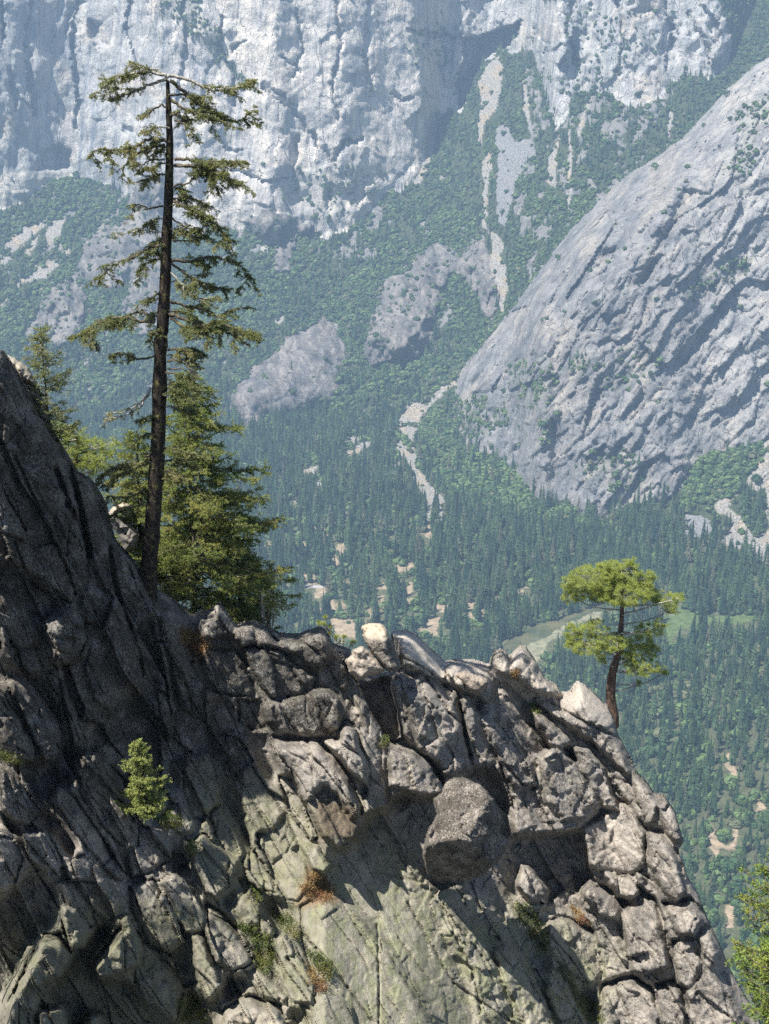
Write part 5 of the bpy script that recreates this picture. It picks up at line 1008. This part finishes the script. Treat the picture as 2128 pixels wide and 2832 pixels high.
def fir(name, base, top, radf, label, cat='fir tree', asym=0., nbr=70, mat='fir', dens=14., tw=.5, bl=.10, bw=.035, bark='bark', tr=.16, droop=-.35, group=None, up=0., nb=6, irr=True, start=.1):
    base = np.array(base); top = np.array(top); Hh = np.linalg.norm(top - base)
    e = empty(name, tuple(base), label, cat, group); g = Geo(); ax = base + (top - base) * np.linspace(0, 1, 20)[:, None]; ax[1:-1, :2] += rng.normal(scale=.012 * Hh / 8, size=(18, 2)); g.tube(ax, np.linspace(tr, .012, 20), 8)
    lf = Geo(); wd_ = Geo()
    for k in range(nbr):
        t = start + (1 - start) * (k + rng.random()) / nbr; t = min(t, .995); p = base + (top - base) * t; a = rng.random() * 2 * math.pi; R_ = radf(t) * (rng.uniform(.32, 1.28) if irr else rng.uniform(.6, 1.12)) * (1 + asym * math.cos(a))
        d = np.array([math.cos(a), math.sin(a), 0]); n = 8; s_ = np.linspace(0, 1, n)[:, None]
        line = p + d * s_ * R_ + np.array([0, 0, 1]) * (up * s_ * R_ + droop * R_ * s_ ** 1.6 * .6 + .18 * R_ * s_ ** 4); wd_.tube(line, np.linspace(max(.01, .03 * R_ / 2), .006, n), 4)
        subs = [line]
        for m in range(int(3 + 3.2 * R_)):
            i = rng.integers(1, n - 1); sd = d * .55 + np.cross(d, [0, 0, 1]) * rng.choice([-1, 1]) * rng.uniform(.4, .9); sd[2] = rng.uniform(-.25, .05); L2 = R_ * rng.uniform(.2, .5) * (1.15 - i / n)
            q = line[i] + sd * np.linspace(0, L2, 5)[:, None]; wd_.tube(q, np.linspace(.010, .005, 5), 3); subs.append(q)
        for q in subs: spray(lf, None, q, 0, dens, tw=tw, bl=bl, bw=bw, start=.05 if q is not line else .25, droop=-.2, nb=nb, clump=False)
    g.build('trunk', M[bark], e, smooth=True); c = wd_.build('limbs', M['limb'], e); lf.build('crown', M[mat], e); return e
def at(u, v, Y): return P(float(u), float(v), float(Y))
# dense fir standing behind and right of the old trunk
fir('fir_tree', at(540, 1770, 60.2), at(520, 1030, 60.2), lambda t: np.interp(t, [0, .1, .25, .45, .65, .85, 1], [2.3, 3.2, 3.9, 3.4, 2.5, 1.7, .4]), 'dense green fir with hanging branches behind the old trunk', nbr=210, asym=.16, start=.12, dens=8.5, nb=8, bw=.03, droop=-.45)
fir('fir_tree', at(670, 1780, 61.8), at(650, 1420, 61.8), lambda t: np.interp(t, [0, .3, .6, 1], [1.5, 1.6, 1.3, .4]), 'smaller dark fir leaning out at the right of the dense fir', nbr=90, asym=.2, dens=8., nb=8, droop=-.45)
fir('fir_tree', at(395, 1640, 61.5), at(378, 1190, 61.5), lambda t: np.interp(t, [0, .3, .7, 1], [2.4, 2.1, 1.3, .3]), 'green fir left of the old trunk just behind the ridge', nbr=130, dens=8., droop=-.35)
fir('fir_tree', at(150, 1330, 53.), at(112, 905, 53.), lambda t: np.interp(t, [0, .3, .6, .85, 1], [1.3, 1.25, 1.05, .7, .15]), 'slender open fir rising behind the dark wall at the left', nbr=95, mat='snag', dens=9., tw=.3, bl=.075, bw=.028, droop=-.1, up=.35, tr=.07, start=.2)
SAPB = at(412, 2262, float(nearY(412, 2275)) - 1.0)
fir('young_fir', SAPB, SAPB + (at(374, 2045, SAPB[1]) - at(405, 2262, SAPB[1])), lambda t: np.interp(t, [0, .15, .5, .8, 1], [.80, 1.0, .78, .45, .08]), 'bright green young fir growing from a crack in the shaded wall', nbr=130, mat='sap', dens=30., tw=.15, bl=.075, bw=.030, droop=-.05, up=.25, tr=.03, start=.03, nb=7)

def pompoms(geo, centres, nper=46, ln=.20, w=.013):
    n = len(centres); c = np.repeat(centres, nper, 0); d = randu(n * nper); d[:, 2] = d[:, 2] * .8 + .25; geo.blades(c, d, rng.uniform(.6, 1.1, n * nper) * ln, w)
def pine(name, base_loc, trunk_pts, trunk_r, pads, limbs, Y, label, mat='pine', cell=.23, ln=.215, nper=56, c='H2'):
    e = empty(name, tuple(base_loc), label, 'pine tree'); tp = T(c, trunk_pts); tl_ = smooth_line(P(tp[:, 0], tp[:, 1], Y), 40); g = Geo(); kk = CR[c][2] * Y / F / .9
    g.tube(tl_, np.interp(np.linspace(0, 1, 40), np.linspace(0, 1, len(trunk_r)), trunk_r) * kk * (1 + .06 * rng.normal(size=40)), 10); g.build('trunk', M['redbark'], e, smooth=True)
    lf = Geo(); wd_ = Geo(); tw = []
    for (cu_, cv_, a, b) in pads:
        ctr = P(CR[c][0] + cu_ * CR[c][2], CR[c][1] + cv_ * CR[c][2], Y + rng.uniform(-.5, .5)); A = a * kk; B = b * kk; n = int(4 / 3 * math.pi * A * A * B / cell ** 3 * .55) + 8
        q = randu(n) * (rng.random(n) ** .28)[:, None] * np.array([A, A * .85, B]); pc_ = ctr + q; pompoms(lf, pc_, nper, ln); 
        root = tl_[np.argmin(np.abs(tl_[:, 2] - (ctr[2] - .25 * abs(ctr[0] - tl_[len(tl_) // 2, 0]))))]; 
        mid = (root + ctr) / 2 + rng.normal(scale=.1, size=3) - np.array([0, 0, .1]); L = smooth_line([root, mid, ctr], 10); wd_.tube(L, np.linspace(.05, .02, 10), 5)
        for k in range(0, n, 3):
            m_ = (ctr + pc_[k]) / 2 + rng.normal(scale=.05, size=3); wd_.tube(smooth_line([L[-3], m_, pc_[k]], 5), np.linspace(.013, .006, 5), 3)
    for lp in limbs:
        p = T(c, lp); wd_.tube(smooth_line(P(p[:, 0], p[:, 1], Y - .3), 4 * len(p)), np.linspace(.035, .008, 4 * len(p)), 5)
    wd_.build('limbs', M['twig'], e, smooth=True); lf.build('crown', M[mat], e); return e
PY = 67.0
pads = [(700, 195, 150, 62), (830, 150, 110, 48), (900, 115, 38, 36), (770, 140, 60, 40), (620, 260, 90, 55), (850, 265, 170, 70), (990, 290, 70, 50), (1090, 320, 80, 42), (1160, 310, 40, 28), (535, 225, 36, 40), (560, 300, 50, 45), (1125, 375, 50, 30), (1005, 190, 26, 30), (950, 210, 80, 60), (740, 290, 90, 50),
        (580, 495, 62, 48), (690, 465, 90, 26), (640, 560, 110, 56), (790, 555, 95, 42), (735, 600, 60, 34), (740, 650, 34, 24), (940, 560, 90, 45), (1000, 610, 60, 50), (900, 620, 60, 50), (990, 490, 90, 26), (1060, 455, 40, 34), (940, 700, 80, 50), (1030, 700, 50, 34), (880, 660, 40, 44), (940, 785, 16, 18), (1080, 720, 26, 14), (560, 560, 40, 30)]
pine('pine_tree', at(1697, 2010, PY), [(800, 1020), (795, 950), (782, 860), (785, 770), (800, 690), (828, 600), (836, 510), (842, 430), (846, 350), (850, 250), (870, 160)], [30, 29, 27, 25, 22, 18, 16, 13, 10, 6, 3], pads,
     [[(840, 505), (800, 515), (740, 500), (680, 505)], [(835, 505), (880, 505), (930, 510), (1000, 490)], [(850, 345), (900, 340), (980, 350), (1060, 385), (1150, 410)], [(850, 350), (930, 355), (1010, 345)], [(800, 690), (770, 690), (725, 690)], [(845, 650), (838, 690), (820, 740)], [(835, 600), (800, 620), (760, 630)], [(845, 405), (885, 408)], [(820, 330), (790, 370), (740, 390)], [(900, 340), (930, 400), (970, 460)], [(770, 440), (790, 425), (795, 405)], [(800, 330), (760, 325), (700, 340)]],
     PY, 'lone bright green pine with a flat crown at the right end of the ridge')
# bright pine behind the left wall
pine('pine_tree', at(250, 1420, 56.), [(330, 700), (320, 600), (330, 500), (340, 420)], [14, 12, 8, 3], [(270, 400, 60, 36), (320, 400, 60, 40), (300, 460, 80, 40), (380, 450, 70, 44), (460, 450, 50, 34), (340, 510, 90, 40), (430, 510, 80, 40), (500, 480, 36, 26), (380, 560, 80, 30), (250, 360, 30, 24)],
     [[(235, 370), (270, 385), (300, 400)]], 56., 'yellow green pine crown showing behind the dark left wall', nper=38, c='C3')
pine('young_pine', at(985, 1800, 60.), [(410, 1400), (440, 1390), (470, 1380), (520, 1376)], [4, 4, 3, 2], [(555, 848, 12, 10), (505, 895, 16, 12), (545, 905, 14, 10), (590, 970, 14, 10), (700, 1000, 16, 9), (765, 1040, 18, 12), (640, 1000, 14, 8), (590, 925, 10, 10), (680, 1040, 14, 8)],
     [[(620, 1050), (680, 1045), (760, 1050)], [(580, 960), (560, 900), (555, 860)], [(640, 1050), (600, 980), (560, 930)]], 61., 'small spindly young pine poking up behind the dark ridge crest', nper=30, ln=.16, cell=.18, c='H1')
# dead stubs on the crest
def stub(pts, r, c, label, mossy=False, Y=59.5):
    p = T(c, pts); l = smooth_line(P(p[:, 0], p[:, 1], Y), 14); e = empty('dead_tree', tuple(l[0]), label, 'dead tree'); g = Geo(); g.tube(l, np.linspace(r, r * .55, 14) * (1 + .1 * rng.normal(size=14)), 8); g.build('trunk', M['twig'] if not mossy else M['limb'], e, smooth=True)
    g = Geo()
    for k in range(26):
        i = rng.integers(3, 13); d = randu(1)[0]; d[2] = abs(d[2]) * .3; L = rng.uniform(.06, .28) * (2.2 if not mossy else .8); g.tube(l[i] + d * np.linspace(0, L, 4)[:, None], np.linspace(.012, .005, 4), 3)
    b_ = g.build('twigs', M['twig'], e)
    if mossy:
        g = Geo(); k = 260; i = rng.integers(0, 13, k); g.blades(l[i] + rng.normal(scale=.05, size=(k, 3)), randu(k), .07, .03); g.build('lichen', M['shrub'], e)
stub([(640, 280), (634, 180), (622, 60), (618, -30)], .085, 'F3', 'thin grey dead tree standing on the crest under the fir'); stub([(672, 275), (672, 180), (668, 105)], .12, 'F3', 'short mossy dead stump between two bare trunks on the crest', True); stub([(700, 280), (715, 180), (735, 70), (745, 10)], .05, 'F3', 'leaning bare dead trunk on the crest, rightmost of the stumps')

def shrub(c, pts, n, label, mat='shrub', ln=.10, w=.035, name='shrub', cat='shrub', hgt=.35, woody=True, off=.1):
    """low bush following the crack or ledge it grows in"""
    p = T(c, pts); u0, v0_ = p.min(0); u1, v1_ = p.max(0); us = rng.uniform(u0, u1, n * 4); vs_ = rng.uniform(v0_, v1_, n * 4); m = inpoly(us, vs_, p); us = us[m][:n]; vs_ = vs_[m][:n]; Yq = nearY(us, vs_) - off
    b = P(us, vs_, Yq); ctr = b.mean(0); e = empty(name, tuple(ctr), label, cat); k = 9; base = np.repeat(b, k, 0) + rng.normal(scale=.07, size=(len(b) * k, 3)) * np.array([1, 1, .8]) + np.array([0, -.5, .8]) * (hgt * rng.random(len(b) * k) ** 1.4)[:, None]
    d = randu(len(base)) * .8 + np.array([0, -.2, .7]); g = Geo(); g.blades(base, d, rng.uniform(.5, 1.2, len(base)) * ln, w)
    if woody:
        gw = Geo()
        for i in range(0, len(b), 5): gw.tube(b[i] + np.array([rng.uniform(-.3, .3), -.4, .8]) * np.linspace(0, hgt, 4)[:, None], np.linspace(.012, .005, 4), 3)
        gw.build('stems', M['limb'], e)
    g.build('leaves', M[mat], e)
shrub('C6', [(540, 955), (600, 950), (660, 1010), (710, 1080), (700, 1160), (660, 1170), (620, 1090), (570, 1020)], 260, 'green bush filling the crack below the overhanging pillars')
shrub('C6', [(760, 1240), (800, 1260), (850, 1340), (930, 1400), (950, 1475), (880, 1475), (820, 1370)], 260, 'long strip of green bush between two yellow slabs near the bottom')
shrub('C5', [(1020, 1040), (1080, 1040), (1180, 1110), (1190, 1220), (1150, 1270), (1100, 1220), (1090, 1130)], 300, 'dark green bush in the hollow at the left of the pale slab')
shrub('C5', [(1190, 1010), (1250, 1000), (1300, 1060), (1290, 1130), (1240, 1090)], 120, 'olive bush in the joint above the pale slab')
shrub('C5', [(1320, 1150), (1380, 1180), (1440, 1230), (1430, 1290), (1370, 1240)], 150, 'bright green low bush on the edge of the big smooth slab')
shrub('C5', [(770, 1400), (830, 1350), (880, 1390), (890, 1475), (790, 1475)], 200, 'pale green bush at the bottom edge of the shaded wall', hgt=.6)
shrub('C5', [(680, 600), (730, 560), (790, 590), (780, 640), (700, 630)], 120, 'small red and green bush beside the young fir')
shrub('C5', [(0, 290), (60, 320), (120, 340), (80, 360), (0, 340)], 90, 'low flowering bush on the left wall ledge')
shrub('C5', [(1080, 880), (1120, 890), (1130, 950), (1100, 960)], 60, 'tiny green bush in the notch of the grey slabs')
shrub('C5', [(810, 700), (840, 690), (850, 750), (820, 750)], 50, 'tiny pale green bush at the tip of a lit slab')
shrub('F4', [(430, 1110), (490, 1120), (480, 1200), (430, 1190)], 46, 'small grassy tuft in the crack between two pillars', name='shrub')
shrub('F5', [(180, 690), (240, 700), (260, 760), (200, 770)], 60, 'yellow green tuft on the pale crest near the lone pine', hgt=.2)
shrub('F5', [(40, 440), (100, 440), (90, 500), (40, 490)], 50, 'straw coloured tuft below the two finger stones', mat='dry', hgt=.2)
shrub('C5', [(1300, 890), (1360, 820), (1420, 850), (1460, 900), (1400, 950), (1330, 930)], 260, 'rust and straw coloured dry grass patch above the smooth slab', mat='dry', name='grass_patch', cat='dry grass', hgt=.12, woody=False)
shrub('C5', [(1320, 1210), (1380, 1260), (1420, 1320), (1380, 1340), (1340, 1290)], 120, 'orange dry grass strip beside the bright green low bush', mat='dry', name='grass_patch', cat='dry grass', hgt=.12, woody=False)
shrub('F3', [(0, 260), (90, 290), (230, 400), (150, 500), (60, 420), (0, 360)], 200, 'rusty dry grass at the foot of the dense fir', mat='dry', name='grass_patch', cat='dry grass', hgt=.15, woody=False)
shrub('C6', [(800, 960), (850, 990), (890, 1050), (840, 1050)], 110, 'brown dry grass tuft beside the yellow topped pillar', mat='dry', name='grass_patch', cat='dry grass', hgt=.15, woody=False)
shrub('C5', [(560, 1400), (620, 1440), (600, 1475), (560, 1475)], 60, 'dim green bush at the foot of the lit spur') if False else None
# branches of near trees reaching in at the lower right corner
fir('fir_tree', at(2250, 3150, 15.5), at(2180, 2330, 15.5), lambda t: np.interp(t, [0, .2, .5, .8, 1], [1.25, 1.15, .95, .6, .1]), 'close sunlit fir reaching in at the right edge of the picture', nbr=150, mat='nearfir', dens=22., tw=.16, bl=.05, bw=.016, droop=-.05, up=.3, tr=.05, start=.05, nb=9)
fir('fir_tree', at(2170, 3500, 12.), at(2150, 2600, 12.), lambda t: np.interp(t, [0, .2, .5, .8, 1], [1.0, .95, .8, .5, .1]), 'close grey green fir filling the lower right corner', nbr=130, mat='nearfir', dens=22., tw=.15, bl=.055, bw=.015, droop=-.05, up=.3, tr=.05, start=.05, nb=9)
fir('fir_tree', at(2290, 2600, 20.), at(2160, 1990, 20.), lambda t: np.interp(t, [0, .3, .6, .9, 1], [.3, .35, .25, .12, .05]), 'thin green twig tip poking in at the middle of the right edge', nbr=26, mat='nearfir', dens=10., tw=.12, bl=.05, bw=.012, droop=0, up=.3, tr=.03, start=.1, nb=8)
print('trees done')

# firs standing on the ledges above and left of the camera's view: their shade dapples the lower left wall
for (x, y, z0, z1, lb) in ((-15.5, 37.5, -30, -15, 'nearest'), (-18.2, 40.5, -26, -8, 'middle'), (-16., 33.5, -32, -19, 'lowest')):
    fir('fir_tree', np.array([x, y, CAMZ + z0]), np.array([x, y, CAMZ + z1]), lambda t: np.interp(t, [0, .3, .7, 1], [2.0, 1.7, 1.0, .2]), 'fir outside the left edge of the picture, the %s one on the ledge' % lb, nbr=44, dens=4.)
